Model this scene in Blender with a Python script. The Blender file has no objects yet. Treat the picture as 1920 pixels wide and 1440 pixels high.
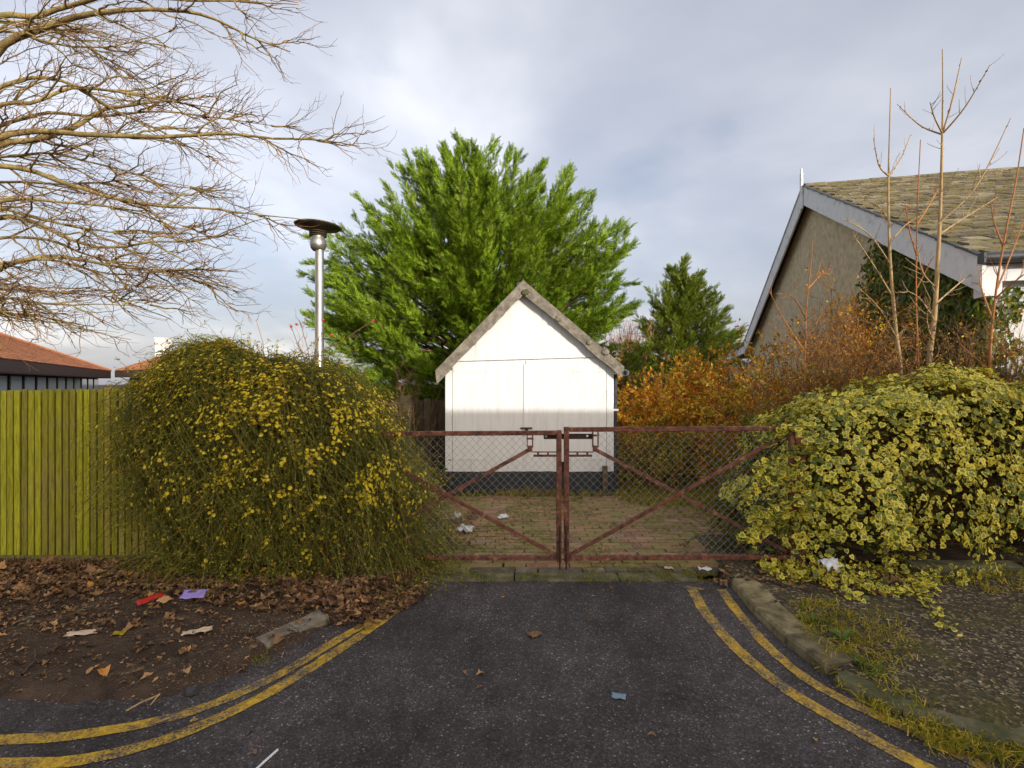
import bpy, bmesh, math, random
import numpy as np
from mathutils import Vector, Matrix, noise as mnoise

random.seed(7)
RNG = np.random.default_rng(11)
SC = bpy.context.scene
COL = SC.collection
R = math.radians

# ------------------------------------------------------------------ camera
CAM_H, F = 1.7, 960.0
cam_d = bpy.data.cameras.new('camera'); cam = bpy.data.objects.new('camera', cam_d); COL.objects.link(cam)
cam.location = (0, 0, CAM_H); cam.rotation_euler = (R(90), 0, 0)
cam_d.sensor_width = 36; cam_d.lens = 18; cam_d.clip_start = .05; cam_d.clip_end = 3000
SC.camera = cam

# ------------------------------------------------------------------ light
SUN_EL, SUN_AZ = 13.0, 35.0            # azimuth: degrees to the right of straight behind the camera
s_dir = Vector((math.sin(R(SUN_AZ))*math.cos(R(SUN_EL)), -math.cos(R(SUN_AZ))*math.cos(R(SUN_EL)), math.sin(R(SUN_EL))))
W = bpy.data.worlds.new('World'); SC.world = W; W.use_nodes = True
nt = W.node_tree; nt.nodes.clear()
def wn(t, **k):
    n = nt.nodes.new(t)
    for a, b in k.items(): setattr(n, a, b)
    return n
wo = wn('ShaderNodeOutputWorld'); bg = wn('ShaderNodeBackground'); sky = wn('ShaderNodeTexSky')
sky.sky_type = 'NISHITA'; sky.sun_disc = False; sky.sun_elevation = R(SUN_EL); sky.sun_rotation = R(180 - SUN_AZ)
sky.dust_density = 6.0; sky.air_density = .75
SKY_STR = .15
bg.inputs['Strength'].default_value = SKY_STR
tc = wn('ShaderNodeTexCoord'); sep = wn('ShaderNodeSeparateXYZ'); nt.links.new(tc.outputs['Generated'], sep.inputs[0])
ad = wn('ShaderNodeMath', operation='ADD'); ad.inputs[1].default_value = .32
mxz = wn('ShaderNodeMath', operation='MAXIMUM'); mxz.inputs[1].default_value = 0.0
nt.links.new(sep.outputs['Z'], mxz.inputs[0]); nt.links.new(mxz.outputs[0], ad.inputs[0])
cmb = wn('ShaderNodeCombineXYZ')
for i, ax in enumerate('XY'):
    dv = wn('ShaderNodeMath', operation='DIVIDE'); nt.links.new(sep.outputs[ax], dv.inputs[0]); nt.links.new(ad.outputs[0], dv.inputs[1])
    nt.links.new(dv.outputs[0], cmb.inputs[i])
n1 = wn('ShaderNodeTexNoise'); n1.inputs['Scale'].default_value = 1.15; n1.inputs['Detail'].default_value = 5; n1.inputs['Roughness'].default_value = .5
n1.inputs['Distortion'].default_value = .25
n2 = wn('ShaderNodeTexNoise'); n2.inputs['Scale'].default_value = 2.3; n2.inputs['Detail'].default_value = 6; n2.inputs['Roughness'].default_value = .5
mp = wn('ShaderNodeMapping'); mp.inputs['Location'].default_value = (3.1, 1.7, .4)
nt.links.new(cmb.outputs[0], mp.inputs[0]); nt.links.new(mp.outputs[0], n1.inputs['Vector'])
mp2 = wn('ShaderNodeMapping'); mp2.inputs['Location'].default_value = (.2, 5.0, 2.4)
nt.links.new(cmb.outputs[0], mp2.inputs[0]); nt.links.new(mp2.outputs[0], n2.inputs['Vector'])
def ramp_into(nd, stops):
    r = nd.color_ramp
    while len(r.elements) > 1: r.elements.remove(r.elements[-1])
    r.elements[0].position = stops[0][0]; r.elements[0].color = (*stops[0][1], 1)
    for p, c in stops[1:]:
        e = r.elements.new(p); e.color = (*c, 1)
cr = wn('ShaderNodeValToRGB')
ramp_into(cr, [(.32, (.37, .37, .41)), (.44, (.47, .465, .495)), (.53, (.60, .585, .60)), (.64, (.86, .83, .82))])
nt.links.new(n1.outputs['Fac'], cr.inputs[0])
cov = wn('ShaderNodeValToRGB'); ramp_into(cov, [(.30, (.36, .36, .36)), (.44, (.54, .54, .54))])
nt.links.new(n2.outputs['Fac'], cov.inputs[0])
scl = wn('ShaderNodeMixRGB', blend_type='MULTIPLY'); scl.inputs[0].default_value = 1
k = 1.0/SKY_STR; scl.inputs[2].default_value = (k, k, k, 1); nt.links.new(cr.outputs[0], scl.inputs[1])
mx = wn('ShaderNodeMixRGB'); nt.links.new(cov.outputs[0], mx.inputs[0]); nt.links.new(sky.outputs[0], mx.inputs[1]); nt.links.new(scl.outputs[0], mx.inputs[2])
nt.links.new(mx.outputs[0], bg.inputs['Color']); nt.links.new(bg.outputs[0], wo.inputs['Surface'])

sl = bpy.data.lights.new('sun', 'SUN'); sl.energy = 2.0; sl.angle = R(.25); sl.color = (1, .945, .85)
so = bpy.data.objects.new('sun', sl); COL.objects.link(so); so.rotation_euler = s_dir.to_track_quat('Z', 'Y').to_euler(); so.location = (6, -12, 12)
SC.view_settings.view_transform = 'Standard'; SC.view_settings.look = 'None'; SC.view_settings.gamma = 1
SC.view_settings.exposure = .85; SC.view_settings.use_curve_mapping = False

# ------------------------------------------------------------------ helpers
def at(px, py, Y): return np.array(((px-960)/F*Y, Y, CAM_H-(py-720)/F*Y))
def gp(px, py, z=0.0):
    Y = (CAM_H-z)*F/(py-720); return np.array(((px-960)/F*Y, Y, z))

def make_mesh(name, parts, smooth=False, attr=None):
    """parts: list of (verts (n,3), faces (m,k))"""
    vs, fl, off = [], [], 0
    for v, f in parts:
        v = np.asarray(v, dtype=np.float32).reshape(-1, 3); f = np.asarray(f, dtype=np.int64)
        if len(v) == 0: continue
        vs.append(v); fl.append(f+off); off += len(v)
    me = bpy.data.meshes.new(name)
    V = np.concatenate(vs); me.vertices.add(len(V)); me.vertices.foreach_set('co', V.ravel())
    idx = np.concatenate([f.ravel() for f in fl]).astype(np.int32)
    tot = np.concatenate([np.full(len(f), f.shape[1], np.int32) for f in fl])
    st = np.concatenate(([0], np.cumsum(tot)[:-1])).astype(np.int32)
    me.loops.add(len(idx)); me.loops.foreach_set('vertex_index', idx)
    me.polygons.add(len(tot)); me.polygons.foreach_set('loop_start', st); me.polygons.foreach_set('loop_total', tot)
    me.polygons.foreach_set('use_smooth', np.full(len(tot), bool(smooth)))
    me.update(calc_edges=True)
    if attr:
        for n, a in attr.items():
            at_ = me.attributes.new(n, 'FLOAT', 'POINT'); at_.data.foreach_set('value', np.asarray(a, np.float32).ravel())
    return me

def link(name, me, mat=None, parent=None, kind=None):
    o = bpy.data.objects.new(name, me); COL.objects.link(o)
    if mat is not None and me is not None and len(me.materials) == 0: me.materials.append(mat)
    if parent is not None: o.parent = parent
    if kind: o['kind'] = kind
    return o
def obj(name, parts, mat, parent=None, smooth=False, kind=None, attr=None):
    return link(name, make_mesh(name, parts, smooth, attr), mat, parent, kind)
def tag(o, label, cat, group=None, kind=None):
    o['label'] = label; o['category'] = cat
    if group: o['group'] = group
    if kind: o['kind'] = kind
    return o
def thing(name, label, cat, loc=(0, 0, 0), group=None):
    o = bpy.data.objects.new(name, None); COL.objects.link(o); o.location = [float(c) for c in loc]; o.empty_display_size = .2
    return tag(o, label, cat, group)
def adopt(child, par):
    """parent keeping world coordinates of the mesh (parent is only translated)"""
    child.parent = par; child.matrix_parent_inverse = Matrix.Translation(par.location).inverted()
    return child
def part(name, parts, mat, par, smooth=False, kind=None, attr=None, bevel=0):
    o = obj(name, parts, mat, None, smooth, kind, attr)
    p, loc = par, Vector((0, 0, 0))
    while p is not None: loc += p.location if p.type == 'EMPTY' else Vector((0,0,0)); p = p.parent
    o.parent = par
    if par.type == 'EMPTY' or par.parent is None or True:
        o.matrix_parent_inverse = Matrix.Identity(4)
        if par.type == 'EMPTY': o.location = -par.location
    if bevel:
        b = o.modifiers.new('bevel', 'BEVEL'); b.width = bevel; b.segments = 2; b.limit_method = 'ANGLE'
    return o

BF = np.array([[0,3,2,1],[4,5,6,7],[0,1,5,4],[1,2,6,5],[2,3,7,6],[3,0,4,7]])
def box(x0, x1, y0, y1, z0, z1):
    return (np.array([[x0,y0,z0],[x1,y0,z0],[x1,y1,z0],[x0,y1,z0],[x0,y0,z1],[x1,y0,z1],[x1,y1,z1],[x0,y1,z1]], float), BF)
def obox(c, ax, ay, az):
    c, ax, ay, az = [np.asarray(q, float) for q in (c, ax, ay, az)]
    s = np.array([[-1,-1,-1],[1,-1,-1],[1,1,-1],[-1,1,-1],[-1,-1,1],[1,-1,1],[1,1,1],[-1,1,1]])*.5
    return (c+s[:, :1]*ax+s[:, 1:2]*ay+s[:, 2:]*az, BF)
def nrm(v):
    v = np.asarray(v, float); return v/np.maximum(np.linalg.norm(v, axis=-1, keepdims=True), 1e-9)
def bar(a, b, w, t, up=(0, 1, 0)):
    """flat bar from a to b, depth t along up, width w across"""
    a, b = np.asarray(a, float), np.asarray(b, float); d = b-a; u = nrm(up); s = nrm(np.cross(d, u)); u = nrm(np.cross(s, d))
    return obox((a+b)/2, d, u*t, s*w)
def tubes(P, Rd, s=4, cap=False):
    P = np.asarray(P, float); Rd = np.asarray(Rd, float)
    if P.ndim == 2: P = P[None]; Rd = Rd[None]
    n, kk, _ = P.shape
    T = nrm(np.gradient(P, axis=1)); m = nrm(T.mean(1))
    ref = np.where(np.abs(m[:, 2:3]) < .8, np.array([[0, 0, 1.]]), np.array([[1., 0, 0]]))[:, None, :]
    U = nrm(np.cross(T, np.broadcast_to(ref, T.shape))); V = np.cross(T, U)
    a = np.arange(s)*2*math.pi/s
    ring = P[:, :, None]+Rd[:, :, None, None]*(np.cos(a)[None, None, :, None]*U[:, :, None]+np.sin(a)[None, None, :, None]*V[:, :, None])
    v = ring.reshape(-1, 3)
    i = np.arange(n)[:, None, None]*kk*s; j = np.arange(kk-1)[None, :, None]*s; q = np.arange(s)[None, None, :]; q2 = (q+1) % s
    f = np.stack([i+j+q, i+j+q2, i+j+s+q2, i+j+s+q], -1).reshape(-1, 4)
    out = [(v, f)]
    return out
def lathe(prof, c, s=24):
    prof = np.asarray(prof, float); a = np.arange(s)*2*math.pi/s
    v = np.stack([prof[:, None, 0]*np.cos(a), prof[:, None, 0]*np.sin(a), np.repeat(prof[:, 1:2], s, 1)], -1).reshape(-1, 3)+np.asarray(c)
    j = np.arange(len(prof)-1)[:, None]*s; q = np.arange(s)[None]; q2 = (q+1) % s
    return (v, np.stack([j+q, j+q2, j+s+q2, j+s+q], -1).reshape(-1, 4))
def scatter(C, D, N, S, tv, tf, Wd=None):
    """instances of template tv (k,3: x along D, y side, z normal) ; joined"""
    C = np.asarray(C, float); D = nrm(D); N = np.asarray(N, float)
    Y = nrm(np.cross(N, D)); N = np.cross(D, Y); S = np.asarray(S, float).reshape(-1, 1, 1)
    Wd = S if Wd is None else np.asarray(Wd, float).reshape(-1, 1, 1)
    v = C[:, None]+S*tv[None, :, 0:1]*D[:, None]+Wd*tv[None, :, 1:2]*Y[:, None]+S*tv[None, :, 2:3]*N[:, None]
    f = (np.arange(len(C))*len(tv))[:, None, None]+tf[None]
    return (v.reshape(-1, 3), f.reshape(-1, tf.shape[1]))
def rdir(n, up=0.0):
    v = RNG.normal(size=(n, 3)); v[:, 2] += up; return nrm(v)
def sprout(P, n, ln, ang, kk=5, t0=.2, t1=1.0, bend=(0, 0, 0), wig=.08, flat=1.0, taper_len=.5):
    """n child chains from each of the parent chains P (m,k,3); ln=(lo,hi) length; returns (m*n,kk,3) and parent t"""
    m, k0, _ = P.shape
    t = RNG.uniform(t0, t1, (m, n)); x = t*(k0-1); i = np.minimum(x.astype(int), k0-2); fr = (x-i)[..., None]
    ar = np.arange(m)[:, None]; a, b = P[ar, i], P[ar, i+1]; st = a*(1-fr)+b*fr; tg = nrm(b-a)
    rv = RNG.normal(size=st.shape); rv[..., 2] *= flat; rv -= (rv*tg).sum(-1, keepdims=True)*tg; rv = nrm(rv)
    an = RNG.uniform(*ang, (m, n, 1)); d = tg*np.cos(an)+rv*np.sin(an)
    L = RNG.uniform(*ln, (m, n))*(1-taper_len*t)
    L = L.reshape(-1); d = d.reshape(-1, 3); st = st.reshape(-1, 3)
    q = np.linspace(0, 1, kk)[None, :, None]
    C = st[:, None]+d[:, None]*q*L[:, None, None]+np.asarray(bend)[None, None]*(q**2)*L[:, None, None]
    w = RNG.normal(size=C.shape)*wig*L[:, None, None]/kk; w[:, 0] = 0; w = np.cumsum(w, 1)
    return C+w, t.reshape(-1)
def resample(pts, n):
    pts = np.asarray(pts, float); d = np.concatenate(([0], np.cumsum(np.linalg.norm(np.diff(pts, axis=0), axis=1))))
    x = np.linspace(0, d[-1], n)
    # smooth (Catmull-Rom) through the points
    out = []
    for q in x:
        i = min(max(np.searchsorted(d, q)-1, 0), len(pts)-2); t = (q-d[i])/max(d[i+1]-d[i], 1e-6)
        p0, p1, p2, p3 = pts[max(i-1, 0)], pts[i], pts[i+1], pts[min(i+2, len(pts)-1)]
        out.append(.5*((2*p1)+(-p0+p2)*t+(2*p0-5*p1+4*p2-p3)*t*t+(-p0+3*p1-3*p2+p3)*t**3))
    return np.array(out)
def taper(P, r0, r1):
    n, kk = P.shape[:2]; q = np.linspace(0, 1, kk)[None]; r0 = np.broadcast_to(np.asarray(r0, float), (n,))[:, None]; r1 = np.broadcast_to(np.asarray(r1, float), (n,))[:, None]
    return r0*(1-q)+r1*q

# ------------------------------------------------------------------ materials
def new_mat(name):
    m = bpy.data.materials.new(name); m.use_nodes = True; t = m.node_tree; b = t.nodes['Principled BSDF']; return m, t, b
class NT:
    def __init__(s, t): s.t = t
    def n(s, ty, ins=None, **k):
        x = s.t.nodes.new(ty)
        for a, b in k.items(): setattr(x, a, b)
        for a, b in (ins or {}).items():
            if hasattr(b, 'is_linked') or isinstance(b, bpy.types.NodeSocket): s.t.links.new(b, x.inputs[a])
            else: x.inputs[a].default_value = b
        return x
    def pos(s):
        if not hasattr(s, '_p'): s._p = s.n('ShaderNodeNewGeometry')
        return s._p.outputs['Position']
    def island(s):
        s.pos(); return s._p.outputs['Random Per Island']
    def noise(s, scale, detail=4, rough=.55, vec=None, dist=0):
        return s.n('ShaderNodeTexNoise', {'Vector': vec or s.pos(), 'Scale': scale, 'Detail': detail, 'Roughness': rough, 'Distortion': dist}).outputs['Fac']
    def stretch(s, sc):
        return s.n('ShaderNodeMapping', {'Vector': s.pos(), 'Scale': sc}).outputs[0]
    def ramp(s, fac, stops):
        r = s.n('ShaderNodeValToRGB', {0: fac}); ramp_into(r, [(p, c if isinstance(c, tuple) else (c, c, c)) for p, c in stops]); return r.outputs[0]
    def mix(s, fac, a, b, mode='MIX'):
        x = s.n('ShaderNodeMixRGB', blend_type=mode)
        for i, v in ((0, fac), (1, a), (2, b)):
            if isinstance(v, bpy.types.NodeSocket): s.t.links.new(v, x.inputs[i])
            else: x.inputs[i].default_value = (*v, 1) if isinstance(v, tuple) else v
        return x.outputs[0]
    def math(s, op, a, b=0.0):
        x = s.n('ShaderNodeMath', operation=op)
        for i, v in ((0, a), (1, b)):
            if isinstance(v, bpy.types.NodeSocket): s.t.links.new(v, x.inputs[i])
            else: x.inputs[i].default_value = v
        return x.outputs[0]
    def bump(s, b, h, strength=.3, dist=.01):
        x = s.n('ShaderNodeBump', {'Height': h, 'Strength': strength, 'Distance': dist}); s.t.links.new(x.outputs[0], b.inputs['Normal'])
def basic(name, stops, scale=8, rough=.8, bump=.3, bscale=60, metal=0, spec=.3, stretch=None, bdist=.01, var=None):
    m, t, b = new_mat(name); q = NT(t)
    vec = q.stretch(stretch) if stretch else None
    c = q.ramp(q.noise(scale, 6, .6, vec), stops)
    if var:
        r = q.n('ShaderNodeObjectInfo').outputs['Random'] if var == 'object' else q.island()
        c = q.mix(1, c, q.ramp(r, [(0, .62), (1, 1.3)]), 'MULTIPLY')
    t.links.new(c, b.inputs['Base Color']); b.inputs['Roughness'].default_value = rough; b.inputs['Metallic'].default_value = metal
    b.inputs['Specular IOR Level'].default_value = spec
    if bump: q.bump(b, q.noise(bscale, 5, .6, vec), bump, bdist)
    return m
def leafy(name, stops, trans=.35, rough=.5, scale=1.2, spec=.3, varmix=.5, gain=(1, 1, 1)):
    m, t, b = new_mat(name); q = NT(t); stops = [(p, tuple(min(.9, x*g) for x, g in zip(c, gain))) for p, c in stops]
    c = q.ramp(q.island(), stops)
    c = q.mix(varmix, c, q.ramp(q.noise(scale, 4), [(.3, .5), (.7, 1.25)]), 'MULTIPLY')
    t.links.new(c, b.inputs['Base Color']); b.inputs['Roughness'].default_value = rough; b.inputs['Specular IOR Level'].default_value = spec
    if trans:
        tr = q.n('ShaderNodeBsdfTranslucent', {'Color': q.mix(1, c, (1.1, 1.05, .6), 'MULTIPLY')}); ms = q.n('ShaderNodeMixShader', {0: trans})
        t.links.new(b.outputs[0], ms.inputs[1]); t.links.new(tr.outputs[0], ms.inputs[2]); t.links.new(ms.outputs[0], t.nodes['Material Output'].inputs[0])
    return m

M = {}
# asphalt
def asphalt_color(q):
    vor = q.n('ShaderNodeTexVoronoi', {'Vector': q.pos(), 'Scale': 130.0})
    rnd = q.n('ShaderNodeSeparateColor', {0: vor.outputs['Color']}).outputs[0]
    chip = q.ramp(rnd, [(.0, (.040, .033, .032)), (.6, (.068, .057, .055)), (.92, (.10, .086, .080)), (.985, (.20, .175, .155)), (1, (.38, .34, .30))])
    big = q.mix(1, q.ramp(q.noise(.9, 6, .65), [(.36, .62), (.62, 1.3)]), q.ramp(q.noise(7, 6, .7), [(.36, .75), (.62, 1.12)]), 'MULTIPLY')
    c = q.mix(1, chip, big, 'MULTIPLY')
    dirt = q.ramp(q.noise(3.1, 6, .65), [(.52, 0.0), (.72, .55)])
    return q.mix(dirt, c, (.050, .040, .034)), vor
m, t, b = new_mat('asphalt'); q = NT(t); c, vor = asphalt_color(q)
t.links.new(c, b.inputs['Base Color']); b.inputs['Roughness'].default_value = .85; b.inputs['Specular IOR Level'].default_value = .25
q.bump(b, q.mix(.5, vor.outputs['Distance'], q.noise(260, 3)), .9, .006); M['asphalt'] = m
# worn yellow paint
m, t, b = new_mat('yellow_paint'); q = NT(t); c, vor = asphalt_color(q)
wear = q.ramp(q.mix(.38, q.noise(3.2, 8, .75), q.noise(95, 3, .6)), [(.435, 0.0), (.555, 1.0)])
yel = q.ramp(q.noise(22, 5), [(.3, (.42, .23, .010)), (.55, (.66, .40, .018)), (.75, (.78, .52, .04))])
t.links.new(q.mix(q.math('MULTIPLY', wear, .93), c, yel), b.inputs['Base Color']); b.inputs['Roughness'].default_value = .7
q.bump(b, q.mix(.5, vor.outputs['Distance'], q.noise(260, 3)), .8, .005); M['yellow'] = m

M['soil'] = basic('soil', [(.3, (.026, .017, .012)), (.5, (.055, .036, .025)), (.7, (.10, .070, .046))], 5, .95, .9, 45, bdist=.03)
M['dirtpath'] = None
m, t, b = new_mat('dirt_pavement'); q = NT(t)
base = q.ramp(q.noise(4, 8, .7), [(.3, (.042, .028, .020)), (.5, (.082, .055, .038)), (.7, (.125, .086, .056))])
vor = q.n('ShaderNodeTexVoronoi', {'Vector': q.pos(), 'Scale': 75.0}); rnd = q.n('ShaderNodeSeparateColor', {0: vor.outputs['Color']}).outputs[0]
grav = q.ramp(rnd, [(.2, (.06, .045, .03)), (.7, (.16, .12, .075)), (.95, (.42, .33, .20))])
msk = q.ramp(q.noise(1.7, 6, .65), [(.55, 0.0), (.66, .85)])
t.links.new(q.mix(msk, base, grav), b.inputs['Base Color']); b.inputs['Roughness'].default_value = .95; b.inputs['Specular IOR Level'].default_value = .15
q.bump(b, q.mix(.4, q.noise(40, 8, .7), vor.outputs['Distance']), 1.0, .025); M['dirtpath'] = m
m, t, b = new_mat('aggregate_pavement'); q = NT(t)
vor = q.n('ShaderNodeTexVoronoi', {'Vector': q.pos(), 'Scale': 55.0, 'Randomness': 1.0}); rnd = q.n('ShaderNodeSeparateColor', {0: vor.outputs['Color']}).outputs[0]
grav = q.ramp(rnd, [(.15, (.050, .040, .028)), (.6, (.088, .070, .044)), (.85, (.15, .118, .07)), (.97, (.36, .27, .155))])
moss = q.ramp(q.noise(2.2, 7, .7), [(.48, 0.0), (.66, .8)])
c = q.mix(moss, grav, q.ramp(q.noise(30, 4), [(.3, (.060, .058, .014)), (.7, (.13, .115, .032))]))
t.links.new(c, b.inputs['Base Color']); b.inputs['Roughness'].default_value = .9; b.inputs['Specular IOR Level'].default_value = .2
q.bump(b, q.mix(.5, q.noise(50, 6, .7), vor.outputs['Distance']), 1.0, .02); M['aggregate'] = m
M['concrete'] = basic('kerb_concrete', [(.34, (.085, .068, .034)), (.5, (.20, .16, .080)), (.64, (.30, .245, .135))], 9, .9, .6, 120, bdist=.006, var='object')
M['mosscrete'] = basic('mossy_concrete', [(.28, (.045, .050, .015)), (.48, (.10, .095, .045)), (.68, (.20, .17, .10))], 7, .92, .7, 120, bdist=.006)
def paver_mat(name, var):
    m, t, b = new_mat(name); q = NT(t)
    r = q.n('ShaderNodeObjectInfo').outputs['Random'] if var == 'object' else q.island()
    c = q.ramp(r, [(0, (.20, .10, .06)), (.35, (.33, .165, .09)), (.7, (.42, .21, .115)), (.9, (.46, .26, .15)), (1, (.28, .21, .15))])
    c = q.mix(1, c, q.ramp(q.noise(28, 6, .65), [(.3, .55), (.7, 1.2)]), 'MULTIPLY')
    ms = q.ramp(q.mix(.35, q.noise(2.6, 5, .6), q.noise(40, 4)), [(.42, 0.0), (.58, .8)])
    c = q.mix(ms, c, (.22, .205, .035))
    t.links.new(c, b.inputs['Base Color']); b.inputs['Roughness'].default_value = .88; q.bump(b, q.noise(140, 5), .6, .004); return m
M['paver'] = paver_mat('brick_paver', 'object'); M['paver_s'] = paver_mat('brick_paver_mass', 'island')
M['paver_grey'] = basic('grey_paver', [(.3, (.10, .085, .06)), (.7, (.24, .20, .15))], 14, .9, .5, 120, bdist=.005, var='object')
# shed paint: white above, black band low down
m, t, b = new_mat('white_shed_paint'); q = NT(t)
z = q.n('ShaderNodeSeparateXYZ', {0: q.pos()}).outputs[2]
edge = q.math('ADD', z, q.math('MULTIPLY', q.math('SUBTRACT', q.noise(5, 4), .5), .035))
blk = q.math('LESS_THAN', edge, .375)
wh = q.ramp(q.noise(4, 7, .65, q.stretch((3, 3, .35))), [(.30, (.64, .635, .62)), (.48, (.755, .755, .75)), (.66, (.79, .79, .785))])
st = q.ramp(q.noise(26, 6, .7, q.stretch((2.2, 2.2, .12))), [(.58, 0.0), (.76, .45)])
wh = q.mix(st, wh, (.50, .45, .36))
bk = q.ramp(q.noise(9, 7, .7), [(.35, (.012, .014, .018)), (.62, (.035, .038, .045)), (.72, (.10, .095, .085))])
t.links.new(q.mix(blk, wh, bk), b.inputs['Base Color']); b.inputs['Roughness'].default_value = .55
q.bump(b, q.noise(60, 5, .6, q.stretch((2, 2, .15))), .25, .004); M['shed'] = m
M['shedroof'] = None
m, t, b = new_mat('weathered_verge'); q = NT(t)
c = q.ramp(q.noise(10, 7, .65), [(.3, (.11, .095, .07)), (.5, (.21, .185, .145)), (.68, (.32, .285, .225))])
lich = q.ramp(q.noise(6, 8, .7), [(.60, 0.0), (.66, .8)])
t.links.new(q.mix(lich, c, (.50, .45, .36)), b.inputs['Base Color']); b.inputs['Roughness'].default_value = .95
q.bump(b, q.noise(35, 7, .7), .9, .02); M['shedroof'] = m
# rusty gate
m, t, b = new_mat('rusty_red_steel'); q = NT(t)
c = q.ramp(q.noise(14, 8, .7), [(.36, (.035, .017, .013)), (.46, (.12, .042, .026)), (.56, (.20, .068, .038)), (.66, (.34, .18, .105))])
dk = q.ramp(q.noise(38, 6, .7), [(.56, 0.0), (.66, .8)])
t.links.new(q.mix(dk, c, (.030, .022, .020)), b.inputs['Base Color']); b.inputs['Roughness'].default_value = .72; b.inputs['Metallic'].default_value = .1
q.bump(b, q.noise(120, 6, .7), .5, .003); M['rust'] = m
M['wire'] = basic('galvanised_wire', [(.3, (.22, .22, .20)), (.7, (.40, .40, .37))], 30, .6, 0, metal=.2)
M['darksteel'] = basic('dark_steel', [(.3, (.03, .02, .018)), (.7, (.09, .045, .035))], 30, .6, .3, metal=.4)
def wood(name, stops, algae=None, var='object'):
    m, t, b = new_mat(name); q = NT(t); v = q.stretch((9, 9, .6))
    c = q.ramp(q.noise(5, 7, .65, v), stops)
    r = q.n('ShaderNodeObjectInfo').outputs['Random']
    if algae:
        a = q.ramp(q.mix(.25, q.noise(1.6, 5, .6), r), [(.25, .25), (.5, 1.0)])
        c = q.mix(q.math('MULTIPLY', a, algae[1]), c, q.ramp(q.noise(6, 6, .6, v), [(.3, algae[0][0]), (.7, algae[0][1])]))
    c = q.mix(1, c, q.ramp(r, [(0, .66), (1, 1.22)]), 'MULTIPLY')
    c = q.mix(1, c, q.ramp(q.noise(14, 8, .75, v), [(.36, .55), (.55, 1.1)]), 'MULTIPLY')
    t.links.new(c, b.inputs['Base Color']); b.inputs['Roughness'].default_value = .85; b.inputs['Specular IOR Level'].default_value = .2
    q.bump(b, q.noise(30, 6, .65, v), .5, .004); return m
ALG = (((.24, .245, .010), (.44, .425, .026)), .92)
M['fence_green'] = wood('algae_green_board', [(.3, (.27, .20, .07)), (.7, (.45, .34, .13))], ALG)
M['fence_brown'] = wood('brown_board', [(.3, (.22, .15, .06)), (.7, (.40, .28, .12))], (((.30, .26, .02), (.46, .40, .04)), .6))
M['fence_board'] = wood('mossy_gravel_board', [(.3, (.10, .085, .03)), (.7, (.22, .19, .06))])
M['fence_dark'] = wood('old_dark_board', [(.3, (.07, .05, .03)), (.7, (.15, .11, .06))])
M['fence_gap_shade'] = basic('fence_gap_shadow', [(.3, (.05, .042, .006)), (.7, (.10, .085, .012))], 12, .9, .2)  # dark colour stands in for the shadow in the grooves between boards
M['steel'] = basic('brushed_steel', [(.3, (.30, .29, .27)), (.7, (.52, .50, .47))], 12, .38, .15, 90, metal=.85, stretch=(1, 1, .2))
M['lampdark'] = basic('lamp_underside', [(.3, (.07, .05, .035)), (.7, (.17, .13, .09))], 9, .5, .2, metal=.5)
M['roughcast'] = basic('grey_roughcast', [(.34, (.54, .42, .25)), (.5, (.70, .56, .36)), (.66, (.80, .66, .44))], 8, .95, 1.0, 38, bdist=.03)
M['whitewall'] = basic('white_render', [(.3, (.66, .65, .62)), (.7, (.80, .79, .77))], 3, .85, .4, 60)
M['barge'] = basic('grey_painted_board', [(.3, (.58, .57, .56)), (.45, (.78, .77, .76)), (.75, (.84, .83, .82))], 6, .7, .25, 50)
M['whiteboard'] = basic('white_board', [(.3, (.62, .62, .62)), (.7, (.80, .80, .80))], 6, .6, .1)
M['gutter'] = basic('dark_gutter', [(.3, (.03, .03, .032)), (.7, (.07, .07, .072))], 12, .45, .1)
def tile_mat(name, var):
    m, t, b = new_mat(name); q = NT(t)
    r = q.n('ShaderNodeObjectInfo').outputs['Random'] if var == 'object' else q.island()
    c = q.ramp(r, [(0, (.10, .080, .052)), (.4, (.18, .145, .095)), (.8, (.26, .215, .145)), (1, (.38, .33, .24))])
    c = q.mix(1, c, q.ramp(q.noise(14, 6, .65), [(.3, .55), (.7, 1.25)]), 'MULTIPLY')
    ms = q.ramp(q.noise(7, 9, .78), [(.475, 0.0), (.59, .85)])
    c = q.mix(ms, c, q.ramp(q.noise(18, 3), [(.3, (.10, .088, .008)), (.7, (.24, .20, .018))]))
    li = q.ramp(q.noise(16, 9, .8), [(.57, 0.0), (.63, .8)])
    c = q.mix(li, c, (.50, .46, .36))
    t.links.new(c, b.inputs['Base Color']); b.inputs['Roughness'].default_value = .95; q.bump(b, q.noise(40, 6, .7), .9, .015); return m
M['tile'] = tile_mat('mossy_tile', 'object'); M['tile_s'] = tile_mat('mossy_tile_mass', 'island')
M['redtile'] = basic('orange_roof_tile', [(.3, (.30, .115, .045)), (.7, (.50, .20, .085))], 6, .85, .3, 30, var='island')
M['fascia'] = basic('dark_brown_fascia', [(.3, (.030, .018, .014)), (.7, (.055, .034, .026))], 6, .6, .1)
M['frame'] = basic('dark_window_frame', [(.3, (.020, .018, .018)), (.7, (.04, .035, .033))], 6, .5, .1)
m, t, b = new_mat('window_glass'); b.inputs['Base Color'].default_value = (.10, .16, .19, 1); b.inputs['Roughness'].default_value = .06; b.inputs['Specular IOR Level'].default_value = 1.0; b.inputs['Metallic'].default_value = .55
b.inputs['Base Color'].default_value = (.42, .53, .57, 1); b.inputs['Metallic'].default_value = 0.0; b.inputs['Specular IOR Level'].default_value = .5; M['glass'] = m  # pale bluish sky reflection put into the base colour of the panes
M['brick'] = basic('plain_brick', [(.3, (.22, .11, .07)), (.7, (.34, .18, .12))], 9, .9, .3)
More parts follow.
